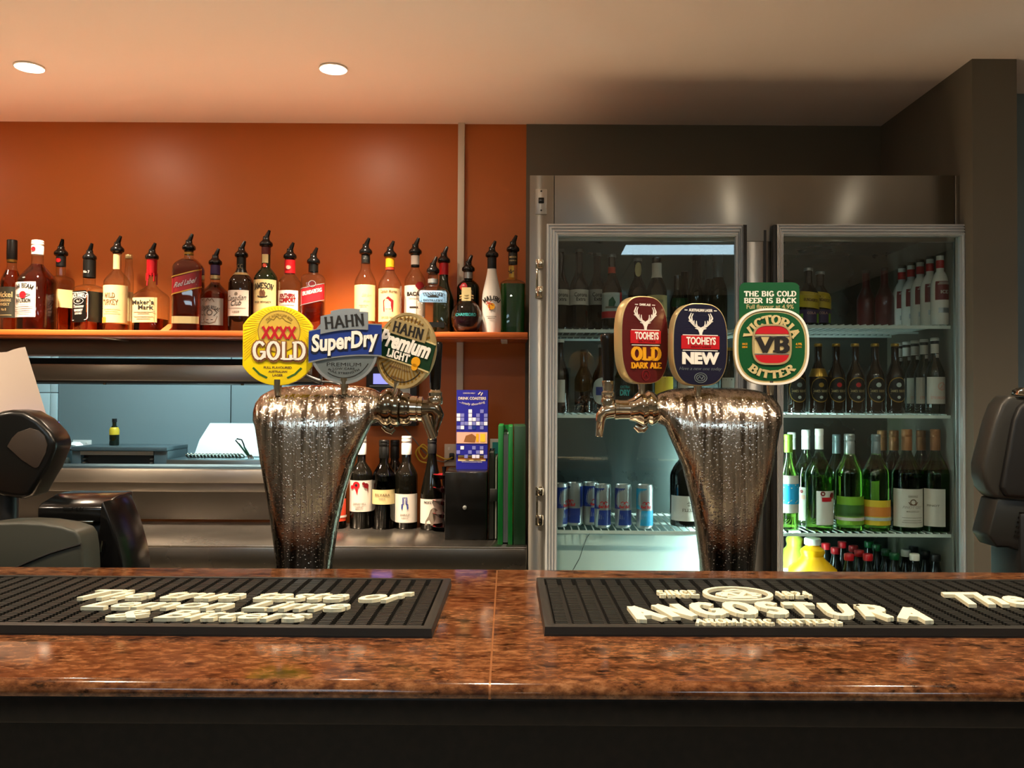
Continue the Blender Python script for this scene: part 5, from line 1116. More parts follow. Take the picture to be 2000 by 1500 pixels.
# yellow badge: a circle cut off at both sides
def barrel(r, hx):
    a = math.acos(hx / r); return [(r * math.cos(x), r * math.sin(x)) for x in [a + (PI - 2 * a) * i / 22 for i in range(23)]] + [(r * math.cos(x), r * math.sin(x)) for x in [PI + a + (PI - 2 * a) * i / 22 for i in range(23)]]
B = Badge(TL, 542, 675, 4, barrel(78, 67), 'yellow')
rays = []
for i in range(72):
    a = 2 * PI * i / 72; r1 = min(76, 65.5 / max(abs(math.cos(a)), .01)); r1 -= 1
    if r1 < 50: continue
    cx_, cy_ = 3, 20
    d = .02
    p0 = (cx_ + 43 * math.cos(a - d), cy_ + 43 * math.sin(a - d)); p1 = (r1 * math.cos(a - d), r1 * math.sin(a - d)); p2 = (r1 * math.cos(a + d), r1 * math.sin(a + d)); p3 = (cx_ + 43 * math.cos(a + d), cy_ + 43 * math.sin(a + d))
    if math.sin(a) > -.45: rays.append(([p0, p1, p2, p3], [(0, 1, 2, 3)]))
B.put('sunburst', rays, 'ray_yellow', 0, .7)['kind'] = 'stuff'
B.put('disc', disc(41, 40, 3, 28), 'disc_gold', 0, 1.2)
B.put('disc_edge', ring2(circ(3, 28, 41, n=40), circ(3, 28, 39.8, n=40)), 'gold', 1.2, .5)
B.put('emblem', [strokes([[(-20, 44), (-12, 52), (-8, 50), (-2, 58), (4, 52), (9, 55), (16, 48), (26, 44)]], 1.4)], 'gold', 1.2, .5)
B.put('lettering', fit(slab('FINE AUSTRALIAN BEER', .14), 56, 5, 3, 60, arch=32), 'gold', 1.2, .4)
B.put('outline', fit(slab('XXXX', .42, .24), 70, 31, 3, 25), 'disc_gold', 1.2, .8)
B.put('lettering', fit(slab('XXXX', .26, .14), 66, 27, 3, 25), 'red', 2.0, 1.2)
B.put('outline', fit(slab('GOLD', .40, .17), 108, 45, 4, -11), 'bronze', 1.2, 1.6)
B.put('lettering', fit(slab('GOLD', .21, .12, .55), 102, 38, 4, -10), 'white', 2.8, 1.4)
B.put('lettering', [fit(sans('FULL FLAVOURED', .02), 54, 4.5, 1, -43), fit(sans('AUSTRALIAN', .02), 36, 4.5, 1, -51), fit(sans('LAGER', .02), 20, 4.5, 1, -58)], 'brown_ink', 0, .5)
for k in (-1, 1): B.put('leaf_border', strokes([[(46 * k, -44), (34 * k, -56), (20 * k, -63)]], 4), 'leaf', 0, .5)
# blue and silver badge
B = Badge(TL, 672, 682, 3, circ(0, 0, 66, 68, n=48), 'pewter', 12)
B.put('rim', ring2(circ(0, 0, 66, 68, n=48), circ(0, 0, 61, 63, n=48)), 'silver', 0, 1.5)
def bandp(x0, x1, yb, yt, bow, n=14, tilt=0):
    top_ = []; bot = []
    for i in range(n + 1):
        x = x0 + (x1 - x0) * i / n; k = 1 - ((x - (x0 + x1) / 2) / ((x1 - x0) / 2)) ** 2
        top_.append((x, yt + bow * k + tilt * x)); bot.append((x, yb + bow * k + tilt * x))
    V = bot + top_; return V, [(i, i + 1, n + 2 + i, n + 1 + i) for i in range(n)]
B.put('band', bandp(-68, 73, -18, 40, 6, tilt=.10), 'blue', 0, 3)
B.put('band_edge', [bandp(-68, 73, -21, -18.5, 6, tilt=.10), bandp(-68, 73, 40, 42, 6, tilt=.10)], 'silver', 0, 3.4)
B.put('name_plate', bandp(-45, 47, 33, 68, 4, tilt=.10), 'silver', 3, 3)
B.put('crest', bandp(-26, 30, 66, 76, 3, tilt=.08), 'silver', 0, 3)
B.put('lettering', fit(slab('HAHN', .21, .13), 76, 26, 1, 54, rot=6), 'ink', 6, 1)
T2 = fit(sans('SuperDry', .035), 128, 44, 2, 12, .12, rot=6)
B.put('outline', fit(sans('SuperDry', .07), 134, 48, 3, 10, .12, rot=6), 'navy', 3, 1)
B.put('lettering', T2, 'white', 4, 1.6)
B.put('lettering', [fit(sans('PREMIUM', -.01), 66, 7, 0, -30), fit(sans('LOW CARB', -.01), 42, 4, 0, -38), fit(sans('FULL STRENGTH', 0), 62, 4, 0, -47, arch=-60)], 'ink', 0, .6)
B.put('lower_arc', [strokes([circ(0, 0, 54, 56, n=20, a0=R(235), a1=R(330))], 1.5)], 'ink', 0, .5)
# green and gold badge, turned away
B = Badge(TL, 790, 685, -26, circ(0, 0, 66, 75, n=48), 'gold_pale', 13, roll=16)
B.put('rim', ring2(circ(0, 0, 66, 75, n=48), circ(0, 0, 61, 70, n=48)), 'gold_pale', 0, 1.6)
rays = []
for i in range(40):
    a = 2 * PI * i / 40; d = .03
    rays.append(([(20 * math.cos(a), 20 * math.sin(a)), (60 * math.cos(a - d), 68 * math.sin(a - d)), (60 * math.cos(a + d), 68 * math.sin(a + d))], [(0, 1, 2)]))
B.put('sunburst', rays, 'gold', 0, .7)['kind'] = 'stuff'
B.put('band', bandp(-66, 67, -24, 28, 2), 'dark_green', 0, 3)
B.put('band_edge', [bandp(-66, 67, -27, -24, 2), bandp(-66, 67, 28, 30.5, 2)], 'label_cream', 0, 3.6)
B.put('name_plate', rect(-42, 44, 26, 56), 'gold_pale', 3, 3)
B.put('lettering', fit(slab('HAHN', .21, .13), 70, 23, 1, 41), 'ink', 6, 1)
B.put('lettering', [fit(sans('Premium', .045), 118, 33, 2, 14, .2), fit(slab('LIGHT', .24, .14), 54, 17, -8, -12)], 'white', 4, 1.8)
B.put('crest', disc(10, 14, 34, -14), 'amber_yellow', 3, 2.2); B.put('crest', disc(7, 14, 34, -24), 'amber_yellow', 3, 2.2)
B.put('lettering', [fit(slab('FINE PREMIUM BEER', .12), 70, 5, 0, 62, arch=60), fit(sans('PREMIUM LIGHT', 0), 50, 4, 0, -37, rot=0), fit(sans('BREWED', 0), 30, 4, 0, -56)], 'brown_ink', .8, .5)
B.put('lower_arc', [strokes([circ(0, 0, 54, 62, n=20, a0=R(215), a1=R(330))], 1.6)], 'ink', .8, .5)

def stag(k):
    L = [[(-3, 14, 4), (-12, 18, 4), (-20, 25, 3.5), (-24, 33, 3), (-20, 42, 1)], [(-12, 19, 3), (-18, 27, 2.5), (-19, 35, 2), (-16, 41, 1)], [(-12, 18, 2.5), (-14, 23, 2), (-14, 28, .8)], [(-7, 16, 2.5), (-9, 21, 2), (-9, 27, .8)], [(-20, 25, 2.5), (-25, 27, .8)], [(-5, 12, 3), (-11, 13, 1)]]
    allp = L + [[(-p[0], p[1], p[2]) for p in l] for l in L]
    V, Fs = strokes(allp, 3); V = [(x * k, y * k) for x, y in V]
    h = [(-4, 15), (4, 15), (5.5, 10), (3, 5), (2.5, 0), (-2.5, 0), (-3, 5), (-5.5, 10)]; o = len(V); V += [(x * k, y * k) for x, y in h]; Fs.append(tuple(range(o, o + 8)))
    return V, Fs
def shift(T, dx, dy): return [(x + dx, y + dy) for x, y in T[0]], T[1]
# maroon badge turned to the right
def oval_badge(cx, cy, yaw, hw, hh, m, thick, roll=0):
    out = circ(0, 0, hw, hh, n=56, p=2.9)
    b_ = Badge(TR, cx, cy, yaw, out, 'gold_pale', thick, roll, bevel=.001)
    b_.put('face', polyf(circ(0, 0, hw - 2, hh - 2, n=56, p=2.9)), m, 0, 1.0)
    return b_
B = oval_badge(1260, 664, 27, 56, 86, 'maroon', 26, roll=-1)
B.put('lettering', [fit(sans('DARK ALE', .03), 26, 4.5, 0, 69), rect(-24, -17, 68, 69.5), rect(17, 24, 68, 69.5)], 'white', 1, .6)
B.put('emblem', shift(stag(1.06), 0, 20), 'white', 1, 1.2)
B.put('name_plate', rect(-36, 36, -7, 18), 'red', 1, 2)
B.put('plate_edge', [rect(-33, 33, 18.5, 20), rect(-33, 33, -11, -9.5)], 'white', 1, 1.2)
B.put('lettering', fit(sans('TOOHEYS', .03), 56, 15, 2, 8), 'white', 3, .9)
B.put('lettering', fit(sans('BROTHERS', .0), 40, 3.5, 2, -3), 'dark_red', 3, .6)
B.put('lettering', [fit(slab('OLD', .30, .15), 72, 28, 1, -27), fit(slab('DARK ALE', .28, .15), 72, 13, 1, -50)], 'amber_yellow', 1, 1.8)
B.put('emblem_ring', [strokes([circ(0, -69, 9, 10, n=20) + [(9, -69)], [(-4, -72), (0, -64), (4, -72)]], 1.6)], 'dark_red', 1, 1.0)
# navy badge
B = oval_badge(1368, 673, 13, 58, 81, 'navy', 24)
B.put('lettering', [fit(sans('AUSTRALIAN LAGER', .03), 50, 5.5, 0, 67), rect(-34, -28, 66, 67.5), rect(28, 34, 66, 67.5)], 'white', 1, .6)
B.put('emblem', shift(stag(1.02), 0, 18), 'white', 1, 1.2)
B.put('name_plate', rect(-41, 39, -9, 17), 'red', 1, 2)
B.put('plate_edge', [rect(-38, 36, 17.5, 19), rect(-38, 36, -12.5, -11)], 'white', 1, 1.2)
B.put('lettering', [fit(sans('TOOHEYS', .03), 62, 15, 0, 7)], 'white', 3, .9)
B.put('lettering', fit(sans('BROTHERS', .0), 42, 3.5, 0, -4.5), 'dark_red', 3, .6)
B.put('lettering', fit(sans('NEW', .06), 78, 24, 0, -27), 'white', 1, 1.8)
B.put('lettering', fit(sans('Have a new one today', -.012), 88, 8, 0, -48, .4), 'pewter', 1, .5)
B.put('emblem_ring', [strokes([circ(0, -65, 13, 9.5, n=24) + [(13, -65)], circ(0, -65, 9, 6, n=16) + [(9, -65)], [(-6, -67), (-2, -62), (2, -68), (6, -62)]], 1.3)], 'pewter', 1, 1.0)
# green badge with a card behind it
B = Badge(TR, 1507, 677, -3, circ(0, 0, 72, 75, n=56, p=2.7), 'label_cream', 16)
B.put('rim', ring2(circ(0, 0, 72, 75, n=56, p=2.7), circ(0, 0, 68, 71, n=56, p=2.7)), 'white', 0, 2.2)
B.put('face', polyf(circ(0, 0, 64, 67, n=56, p=2.7)), 'green', 0, 1.0)
B.put('inner_rim', ring2(circ(0, 4, 38, 40, n=48, p=3.4), circ(0, 4, 34.5, 36.5, n=48, p=3.4)), 'gold_pale', 1, 2.4)
B.put('centre', polyf(circ(0, 4, 35, 37, n=48, p=3.4)), 'label_cream', 1, .8)
cap_ = circ(0, 4, 34.4, 36.4, n=48, p=3.4)
B.put('red_field', polyf([p for p in cap_ if p[1] > 22]), 'red', 1.8, .8); B.put('red_field', polyf([p for p in cap_ if p[1] < -15]), 'red', 1.8, .8)
B.put('stripe', [rect(-33, 33, 20, 21.5), rect(-33, 33, -15, -13.5)], 'silver', 1.8, 1.0)
B.put('lettering', fit(slab('VB', .30, .17), 66, 33, 1, 3.5), 'ink', 1.8, 1.6)
B.put('lettering', [fit(slab('VICTORIA', .28, .16), 128, 19, 0, 53, arch=50), fit(slab('BITTER', .30, .16), 92, 17, 0, -55, arch=-62)], 'label_cream', 1, 1.6)
B.put('lettering', [fit(sans('SINCE', .02), 10, 4, -52, 5), fit(sans('1854', .02), 10, 4, -52, -1), fit(sans('4.9%', .02), 12, 5, 52, 5), fit(sans('ALC/VOL', .0), 12, 3, 52, -1)], 'amber_yellow', 1, .7)
s_ = B.q
cd = MB().prism([(x * s_, y * s_) for x, y in rrect(-59, 58, -40, 128, 12)], .016, .0175).build('card', 'green', B.o)
mb = MB()
for T in (fit(slab('THE BIG COLD', .26, .14), 102, 11.5, 1, 105.5), fit(slab('BEER IS BACK', .26, .14), 102, 11.5, 1, 92)):
    mb.flat([(x * s_, y * s_) for x, y in T[0]], T[1], lambda u, v, d: (u, .0157, v))
mb.build('lettering', 'white', B.o, smooth=0, fix=False)
mb = MB(); T = fit(sans('Full flavour at 4.9%', .02), 92, 9, 1, 80)
mb.flat([(x * s_, y * s_) for x, y in T[0]], T[1], lambda u, v, d: (u, .0157, v)); mb.build('lettering', 'gold_pale', B.o, smooth=0, fix=False)
# ------------------------------------------------------------------ rubber bar mats
MT = 0.013
def bar_mat(label, pn, pf, right):
    a = PZ(pn[0], pn[1], GZ + MT); b_ = PZ(pf[0], pf[1], GZ + MT)
    ang = math.atan2(b_.x - a.x, b_.y - a.y); dep = (b_ - a).length; L = 1.16
    t = thing('bar_mat', label, 'bar mat', (a.x, a.y, GZ), (0, 0, -ang), 'black rubber bar mats on the granite')
    x0, x1 = (0, L) if right else (-L, 0)
    w = .012
    MB().box(x0, x1, 0, dep, 0, .003).build('base', 'rubber', t)
    rim = MB().loft([[(x0 + o, o, z), (x1 - o, o, z), (x1 - o, dep - o, z), (x0 + o, dep - o, z)] for o, z in ((0, 0), (.001, MT - .001), (.003, MT), (w, MT), (w, .003))], 0, False, False)
    rim.build('rim', 'rubber', t, bevel=0)
    m = MB(); nx_ = int((L - 2 * w) / .0235); ny_ = int((dep - 2 * w) / .0078)
    for i in range(nx_):
        for j in range(ny_):
            x = x0 + w + (L - 2 * w) * (i + .5) / nx_; y = w + (dep - 2 * w) * (j + .5) / ny_
            m.box(x - .0080, x + .0080, y - .0023, y + .0023, .003, MT - .001)
    m.build('ribs', 'rubber', t, smooth=0, fix=False)['kind'] = 'stuff'
    return t
def mat_text(t, T, px0, px1, py0, py1, shear=0, arch=0, thick=.005, name='lettering', m='letter_cream'):
    "lettering lying on the mat between two pixel columns and rows"
    z = GZ + MT + thick; q0 = PZ(px0, (py0 + py1) / 2, z); q1 = PZ(px1, (py0 + py1) / 2, z); f = PZ((px0 + px1) / 2, py0, z); n_ = PZ((px0 + px1) / 2, py1, z)
    w = q1.x - q0.x; h = f.y - n_.y; c = Vector(((q0.x + q1.x) / 2, (f.y + n_.y) / 2, 0)) - Vector((t.location.x, t.location.y, 0))
    c = Matrix.Rotation(-t.rotation_euler.z, 3, 'Z') @ c
    T = T if isinstance(T, list) else [T]; mb = MB()
    for T_ in T:
        V, Fs = fit(T_, w, h, c.x, c.y, shear, arch)
        mb.flat(V, Fs, lambda u, v, d: (u, v, MT - .001 + d), 0, thick)
    return mb.build(name, m, t, smooth=0)
ML = bar_mat('black rubber bar mat on the left with a cream script slogan', (844, 1227), (882, 1129), False)
mat_text(ML, sans('The true taste of', .015), 157, 790, 1152, 1168, .5)
mat_text(ML, sans('Lemon Lime', .015), 183, 688, 1171, 1186, .5)
mat_text(ML, sans('& Bitters', .015), 223, 608, 1190, 1206, .5)
MR = bar_mat('black rubber bar mat on the right with cream slab capitals and an oval emblem', (1063, 1223), (1047, 1127), True)
mat_text(MR, slab('ANGOSTURA', .30, .12, .7, .24), 1212, 1797, 1173, 1199, 0, 0.62)
mat_text(MR, slab('AROMATIC BITTERS', .26), 1356, 1642, 1207, 1216)
mat_text(MR, slab('SINCE', .24), 1284, 1362, 1151, 1161); mat_text(MR, slab('1824', .24), 1518, 1582, 1153, 1163)
mat_text(MR, ring2(circ(0, 0, 1, n=36), circ(0, 0, .86, n=36)), 1374, 1508, 1144, 1171, name='emblem_ring')
mat_text(MR, strokes([circ(0, 0, .6, .35, n=14) + [(.6, 0)], [(-.5, -.3), (-.3, .3), (0, -.2), (.3, .4), (.5, -.3)], [(-.3, .5), (0, .7), (.3, .5)], [(-.4, -.5), (.4, -.5)]], .16), 1396, 1486, 1149, 1167, name='emblem')
mat_text(MR, sans('The true taste of', .035), 1857, 2480, 1156, 1180, .2)

# ------------------------------------------------------------------ tills and printers behind the bar
def poly_thing(name, label, cat, base_px, Y, group=None):
    p = P(base_px, 1110, Y); return thing(name, label, cat, (p.x, Y, UZ), group=group)
def pxpoly(t, pts, Y): return [((P(x, y, Y) - t.location).x, (P(x, y, Y) - t.location).z) for x, y in pts]
# customer display head on a pole
Y = 1.74
t = poly_thing('customer_display', 'glossy black rounded customer display head on a pole at the left edge', 'display', -10, Y)
o1 = [(-62, 870), (-50, 840), (-25, 812), (0, 803), (20, 800), (46, 803), (74, 819), (98, 844), (109, 865), (104, 881), (89, 917), (77, 936), (60, 967), (48, 975), (30, 974), (0, 969), (-40, 950)]
MB().prism(pxpoly(t, o1, Y), 0, .075).build('housing', 'housing', t, bevel=.012, seg=4, smooth=50)
MB().prism(pxpoly(t, [(15, 872), (24, 856), (36, 844), (60, 836), (76, 841), (87, 851), (93, 869), (90, 885), (77, 911), (72, 914), (66, 913), (42, 897)], Y), -.003, .004).build('lens', 'lens', t, bevel=.0012)
MB().box(-.05, .085, .078, .0795, .30, .41).build('screen', 'till_glow', t)
MB().lathe([(.021, 0.0), (.021, .28)], 20, M=Matrix.Translation((0.0, .04, 0))).build('pole', 'black', t)
MB().lathe([(.07, 0), (.07, .012), (.03, .03)], 28, M=Matrix.Translation((0.0, .04, 0))).build('foot', 'black', t)
# sheet of paper behind it
Yp = 1.84
pr = [(-70, 690), (-40, 687), (0, 684), (18, 682), (30, 678), (37, 675), (44, 674), (49, 671), (51, 677)]
rings = []
for i in range(11):
    u = i / 10; row = []
    xt = -70 + (49 + 70) * u; yt = 690 - 5 * u - 3 * math.sin(u * 17) * .5 - (9 * max(0, u - .75) / .25); xb = -40 + (101 + 40) * u; yb = 850 - 6 * u
    for j in range(9):
        v = j / 8; x = xb + (xt - xb) * v; y = yb + (yt - yb) * v; p = P(x, y, Yp + .02 * math.sin(u * 3) * (1 - v * .5) + .02 * v * v)
        row.append(p)
    rings.append([tuple(p) for p in row] + [(p.x, p.y + .0006, p.z) for p in reversed(row)])
pz_ = min(v[2] for r in rings for v in r)
oo = MB().loft(rings).build('paper_sheet', 'paper', smooth=50)
tag(oo, 'pale sheet of paper with a torn top standing behind the customer display', 'paper')
# black receipt printer
Y = 1.67
t = poly_thing('receipt_printer', 'black receipt printer with shiny top beside the grey till', 'printer', 145, Y)
tz = lambda y: (P(145, y, Y) - t.location).z
tx_ = lambda x: (P(x, 1000, Y) - t.location).x
MB().prism([(0.0, tz(1022)), (0.0, tz(992)), (.012, tz(984)), (.07, tz(972)), (.13, tz(972)), (.13, tz(1022))], 0, 1, M=Matrix(((0, tx_(203) - tx_(72), 0, tx_(72)), (1, 0, 0, 0), (0, 0, 1, 0), (0, 0, 0, 1)))).build('cover', 'black_gloss', t, bevel=.005, seg=3)
MB().box(tx_(78), tx_(184), -.004, .02, tz(1022), tz(1017)).build('tear_bar', 'chrome', t, bevel=.0008)
for x0_, x1_ in ((124, 141), (146, 150), (152, 156), (158, 162)): MB().box(tx_(x0_), tx_(x1_), -.0015, .004, tz(997), tz(991)).build('button', 'housing', t, bevel=.0006)
MB().box(tx_(80), tx_(200), .02, .13, 0, tz(1022)).build('body', 'black', t, bevel=.004)
MB().prism(pxpoly(t, [(203, 978), (212, 1000), (223, 1028), (232, 1058), (239, 1085), (243, 1112), (243, 1200), (190, 1200), (165, 1112), (170, 1080), (192, 1052), (197, 1028), (199, 985)], Y), -.006, .12).build('side_shell', 'black_gloss', t, bevel=.006, seg=3)
MB().tube([tpx(t, 201, 1056, Y - .01), tpx(t, 198, 1068, Y - .01), tpx(t, 197, 1078, Y - .01)], .0022, 8).build('latch', 'chrome', t)
# grey till body
Y = 1.56
t = poly_thing('till', 'dark grey rounded till body at the left edge of the bar', 'till', 30, Y)
o1 = [(-80, 1040), (-40, 1026), (0, 1021), (40, 1020), (80, 1022), (120, 1028), (148, 1037), (156, 1050), (160, 1075), (162, 1112), (164, 1200), (-90, 1200)]
MB().prism(pxpoly(t, o1, Y), 0, .07).build('housing', 'dark_grey', t, bevel=.006, seg=3)
MB().tube([tpx(t, x, y, Y - .0005) for x, y in ((24, 1112), (60, 1096), (100, 1080), (130, 1071), (158, 1063))], .0022, 8).build('groove', 'black', t)
# right till monitor
Y = 1.56
t = poly_thing('till_monitor', 'back of a black till monitor with vent slots at the right edge', 'monitor', 2040, Y)
o1 = [(1971, 771), (1992, 775), (2150, 778), (2150, 985), (1990, 985), (1945, 974), (1929, 956), (1922, 932), (1921, 908), (1944, 822), (1956, 790)]
MB().prism(pxpoly(t, o1, Y), 0, .05).build('rear_shell', 'housing_pale', t, bevel=.008, seg=3)
MB().prism(pxpoly(t, [(1999, 781), (2140, 784), (2140, 978), (1960, 970), (1950, 952), (1974, 820), (1984, 796)], Y), -.012, .004).build('rear_panel', 'black', t, bevel=.006, seg=3)
MB().prism(pxpoly(t, [(1947, 974), (2120, 985), (2120, 1100), (1997, 1080), (1971, 1069), (1944, 1069), (1928, 1045)], Y), -.004, .055).build('neck', 'charcoal', t, bevel=.004)
for k in range(6):
    MB().prism(pxpoly(t, [(1988 - 2 * k, 999 + 9 * k), (2040 - 2 * k, 1004 + 9 * k), (2040 - 2 * k, 1008 + 9 * k), (1987 - 2 * k, 1003 + 9 * k)], Y), -.0055, -.003).build('vent_slot', 'black_gloss', t)
MB().prism(pxpoly(t, [(1985, 772), (1988, 762), (1997, 757), (2020, 757), (2020, 776)], Y), -.004, .02).build('corner_bracket', 'chrome', t, bevel=.002)
MB().box(-.05, .08, -.01, .09, 0, .26).build('stand', 'black', t, bevel=.006)
MB().box(-.09, .12, -.04, .12, 0, .018).build('foot', 'black', t, bevel=.004)

# ------------------------------------------------------------------ things at the right end of the back counter
Y = 2.80
a, b_ = P(868, 1050, Y), P(951, 1050, Y); zt2 = P(910, 922, Y).z
t = thing('black_box', 'plain black box with a small silver knob under the blue coaster pack', 'box', ((a.x + b_.x) / 2, Y, CZ)); hw = (b_.x - a.x) / 2; hh = zt2 - CZ
MB().box(-hw, hw, 0, .19, 0, hh).build('body', 'black_gloss', t, bevel=.004)
kx = P(908, 991, Y)
MB().lathe([(.003, 0), (.005, .004), (.007, .009), (.0055, .014), (.001, .015)], 16, M=Matrix.Translation((kx.x - t.location.x, 0, kx.z - CZ)) @ Matrix.Rotation(PI / 2, 4, 'X')).build('knob', 'silver', t)
Y = 2.90
a, b_ = P(891, 900, Y), P(952, 900, Y); z1 = P(920, 762, Y).z; s_ = Y / F
t = thing('coaster_pack', 'tall blue drink coaster pack with lilac squares on the black box', 'box', ((a.x + b_.x) / 2, Y, zt2 + .0005)); hw = (b_.x - a.x) / 2; hh = z1 - zt2
zr = lambda y: (P(920, y, Y) - t.location).z
zs0, zs1 = zr(901), zr(889)
MB().box(-hw, hw, 0, .085, 0, zs0).box(-hw, hw, 0, .085, zs1, hh).box(-hw, -hw + .006, 0.004, .085, zs0, zs1).box(hw - .006, hw, 0.004, .085, zs0, zs1).box(-hw, hw, .03, .085, zs0, zs1).build('carton', 'box_blue', t, smooth=0)
for k in range(4): MB().box(-hw + .006, hw - .006, .002 + .001 * (k % 2), .08, zs0 + .001 + .005 * k, zs0 + .0052 + .005 * k).build('coaster', ['label_cream', 'orange_label', 'bronze', 'label_cream'][k], t)
def prt(T, m, yy):
    mb = MB()
    for V, Fs in T: mb.flat([(x * s_, yy + y * s_) for x, y in V], Fs, lambda u, v, d: (u, -.0006 - d, v))
    mb.build('lettering', m, t, smooth=0, fix=False)
prt([fit(sans('DRINK COASTERS', .03), 54, 5.5), fit(sans('WWW.COASTERS', 0), 40, 2.5, 0, -124), fit(sans('COASTERS DIRECT', 0), 24, 2.5, -6, 10)], 'label_white', zr(778))
prt([fit(sans('...totally absorbing', .0), 50, 6, 0, 0, .1, -60), strokes([[(12, 20), (16, 24)], [(17, 18), (20, 23)]], 2)], 'label_white', zr(790))
rows_ = {0: [(3, 2), (6, 1)], 1: [(0, 2), (1, 1), (3, 2), (5, 1), (7, 1)], 2: [(0, 2), (1, 1), (3, 2), (4, 2), (5, 1), (7, 1)], 3: [(1, 1), (2, 1), (3, 2), (4, 1), (5, 2), (6, 1), (7, 2)], 4: [(0, 1), (1, 2), (3, 1), (4, 0), (6, 1)], 6: [(1, 2), (4, 1), (6, 1)], 7: [(0, 1), (3, 1), (5, 1), (6, 2)], 8: [(2, 1), (4, 2), (5, 2), (7, 1)]}
sq = {0: [], 1: [], 2: []}
for r_, cs in rows_.items():
    yc = 803 + 8 * r_ if r_ < 5 else 866 + 8.5 * (r_ - 5)
    for c_, k in cs: sq[k].append(shift(rect(-3.4, 3.4, -3.4, 3.4), -26.5 + 7.6 * c_, 0)); sq[k][-1] = ([(x, y + (zr(yc) - zr(838)) / s_) for x, y in sq[k][-1][0]], sq[k][-1][1])
for k, m in ((0, 'blue'), (1, 'mid_blue'), (2, 'light_lilac')):
    mb = MB()
    for V, Fs in sq[k]: mb.flat([(x * s_, zr(838) + y * s_) for x, y in V], Fs, lambda u, v, d: (u, -.0006 - d, v))
    if sq[k]: mb.build('printed_squares', m, t, smooth=0, fix=False)
for T, m in ((rect(-30, 30, -11, 11), 'pink'), (shift(polyf([(-16, -8), (6, -9), (8, 2), (0, 8), (-12, 4)]), 0, 0), 'bronze'), (rect(8, 13, -8, 8), 'amber_yellow'), (rect(16, 26, -8, 8), 'label_yellow')):
    mb = MB(); mb.flat([(x * s_, zr(855) + y * s_) for x, y in T[0]], T[1], lambda u, v, d: (u, -.0008 if m == 'pink' else -.0011, v)); mb.build('picture', m, t, smooth=0, fix=False)
# menu folders and the green binder
def slim(name, label, x0, x1, ytop, Y, m, depth=.2, cat='folder', extra=None):
    a, b_ = P(x0, 1050, Y), P(x1, 1050, Y); z = P(x0, ytop, Y).z
    t = thing(name, label, cat, ((a.x + b_.x) / 2, Y, CZ)); hw = (b_.x - a.x) / 2
    MB().box(-hw, -hw + .002, 0, depth, 0, z - CZ).box(hw - .002, hw, 0, depth, 0, z - CZ).box(-hw, hw, depth - .002, depth, 0, z - CZ).build('cover', m, t, bevel=.0006)
    MB().box(-hw + .0025, hw - .0025, .004, depth - .004, .003, z - CZ - .006).build('pages', 'white' if m != 'black_gloss' else 'charcoal', t)
    return t
t = slim('menu_folder', 'slim glossy black menu folder beside the black box', 953.5, 964.5, 881, 2.80, 'black_gloss', .16)
c0, c1 = P(957, 955, 2.79), P(971, 979, 2.79)
MB().box(c0.x - t.location.x, c1.x - t.location.x, -.014, 0, c1.z - CZ, c0.z - CZ).build('clip', 'black', t, bevel=.001)
slim('document_wallet', 'grey-green document wallet between black folder and green binder', 965.5, 970.5, 892, 2.81, 'dark_grey', .15)
a = P(957, 886, 2.99); b_ = P(973, 857, 2.99)
t = thing('framed_card', 'small white-bordered card showing behind the menu folders', 'card', ((a.x + b_.x) / 2 + .012, 2.99, CZ)); z1 = b_.z - CZ
MB().box(-.026, .035, 0, .003, 0, z1).build('mount', 'white', t); MB().box(-.018, .028, -.0012, 0, .02, z1 - .012).build('picture', 'teal', t)
Y = 2.715
X = lambda x: P(x, 1060, Y).x; zb2 = P(1000, 831, Y).z - CZ
t = thing('ring_binder', 'thick green ring binder standing against the fridge side', 'binder', (X(1001), Y, CZ)); x_ = lambda x: X(x) - t.location.x
def cover(n, xa, xb, top_, m): MB().box(x_(xa), x_(xb), 0, .215, 0, top_).build(n, m, t, bevel=.0022, seg=2)
cover('cover', 972, 982, zb2, 'binder_green'); cover('cover', 992, 1001, zb2 - .002, 'binder_green')
cover('spine', 1002.5, 1026, zb2 - .001, 'dark_green')
MB().box(x_(982), x_(992), .190, .21, .004, zb2 - .004).build('hinge_strip', 'binder_green', t)
MB().box(x_(982.5), x_(991.5), .02, .19, .004, zb2 - .028).build('pages', 'pewter', t)
MB().tube([(x_(984), .006, zb2 - .02), (x_(987), .002, zb2 - .012), (x_(990), .006, zb2 - .02)], .003, 8).build('tab', 'black', t)
# wall terminal with a small lit display
Y = 3.12
a, b_ = P(714, 832, Y), P(815, 716, Y)
t = thing('wall_terminal', 'black wall-mounted terminal with a small glowing blue display', 'terminal', ((a.x + b_.x) / 2, YW, (a.z + b_.z) / 2)); hx_, hz_ = (b_.x - a.x) / 2, (b_.z - a.z) / 2
def tl_(x, y): return (P(x, y, Y) - t.location)
MB().box(-hx_, hx_, Y - YW, -.001, -hz_, hz_).build('body', 'black', t, bevel=.006)
MB().box(tl_(729, 750).x, tl_(768, 730).x, Y - YW - .002, Y - YW + .002, tl_(729, 750).z, tl_(768, 730).z).build('display', 'screen_glow', t)
MB().box(tl_(766, 779).x, tl_(801, 758).x, Y - YW - .001, Y - YW + .001, tl_(766, 779).z, tl_(766, 758).z).build('sticker', 'label_grey', t)
MB().box(tl_(722, 820).x, tl_(806, 790).x, Y - YW - .006, Y - YW + .001, tl_(722, 822).z, tl_(722, 788).z).build('keypad', 'dark_grey', t, bevel=.002)
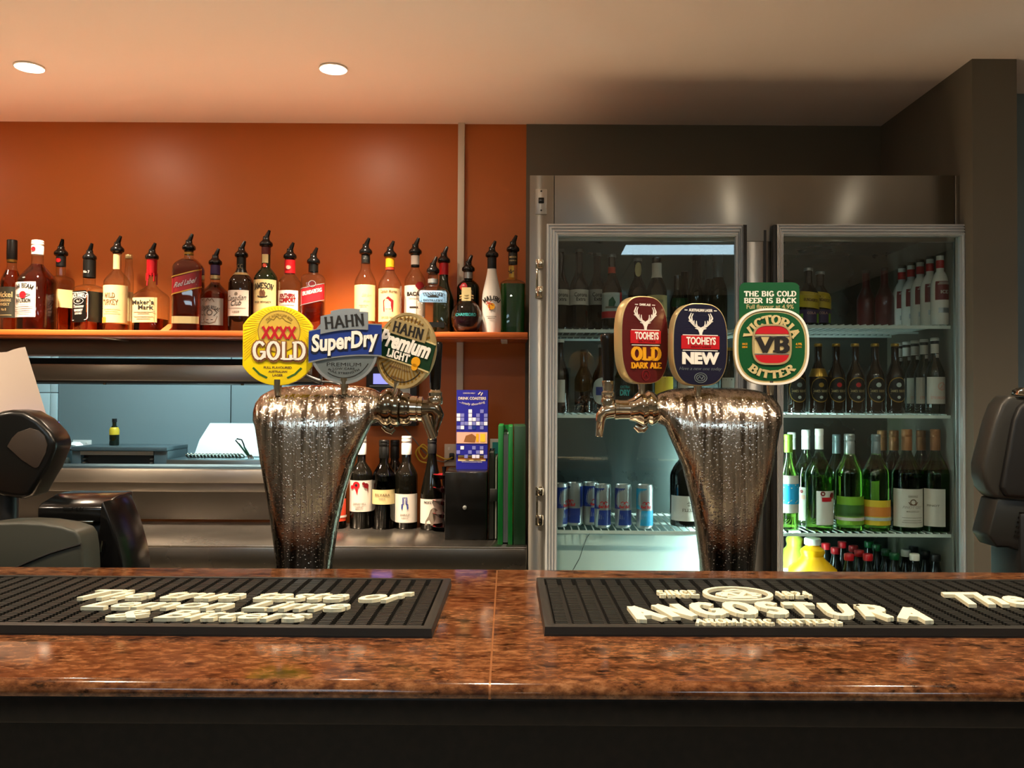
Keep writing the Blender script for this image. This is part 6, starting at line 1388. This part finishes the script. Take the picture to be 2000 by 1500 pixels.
MB().box(tl_(722, 753.5).x, tl_(806, 752).x, Y - YW - .003, Y - YW + .001, tl_(722, 755).z, tl_(722, 752.5).z).build('trim_line', 'pewter', t)
a = P(868, 910, YW); b_ = P(893, 867, YW)
t = thing('wall_socket', 'grey double power socket on the orange wall behind the wine', 'socket', ((a.x + b_.x) / 2, YW, (a.z + b_.z) / 2))
MB().box((a.x - b_.x) / 2, (b_.x - a.x) / 2, -.009, -.0005, (a.z - b_.z) / 2, (b_.z - a.z) / 2).build('plate', 'white_trim', t, bevel=.002)
MB().box(-.004, .014, -.03, -.009, -.016, .008).build('plug', 'black', t, bevel=.003)
MB().box(-.010, -.002, -.012, -.009, .018, .03).build('switch', 'white', t, bevel=.001)
pts = [P(x, y, 3.17) for x, y in ((884, 893), (872, 897), (855, 890), (838, 878), (826, 868), (818, 880), (828, 896), (836, 884), (822, 872), (812, 884), (820, 900), (834, 904))]
m = MB()
def smooth_path(pts, k=4):
    out = []
    for i in range(len(pts) - 1):
        p0, p1, p2, p3 = pts[max(i - 1, 0)], pts[i], pts[i + 1], pts[min(i + 2, len(pts) - 1)]
        for j in range(k):
            t_ = j / k; out.append(.5 * ((2 * p1) + (p2 - p0) * t_ + (2 * p0 - 5 * p1 + 4 * p2 - p3) * t_ ** 2 + (3 * p1 - p0 - 3 * p2 + p3) * t_ ** 3))
    return out + [pts[-1]]
tag(MB().tube(smooth_path(pts), .0028, 8).build('cable', 'label_yellow'), 'coiled yellow cable hanging behind the wine bottles', 'cable')
pts = [P(x, y, 3.18) for x, y in ((786, 832), (800, 848), (812, 862), (826, 880), (846, 896), (868, 902), (880, 894))]
tag(MB().tube(smooth_path(pts), .0024, 8).build('cable', 'ink_grey'), 'grey cable running from the wall terminal to the socket', 'cable')
pts = [P(x, y, 2.985) for x, y in ((590, 706), (592, 722), (598, 733), (612, 740), (626, 745), (642, 746), (660, 750), (676, 760))]
MB().tube([p - sh.location for p in smooth_path(pts)], [.004] * 8 + [.010] * 9 + [.004] * 12, 10).build('power_cord', 'black', sh)
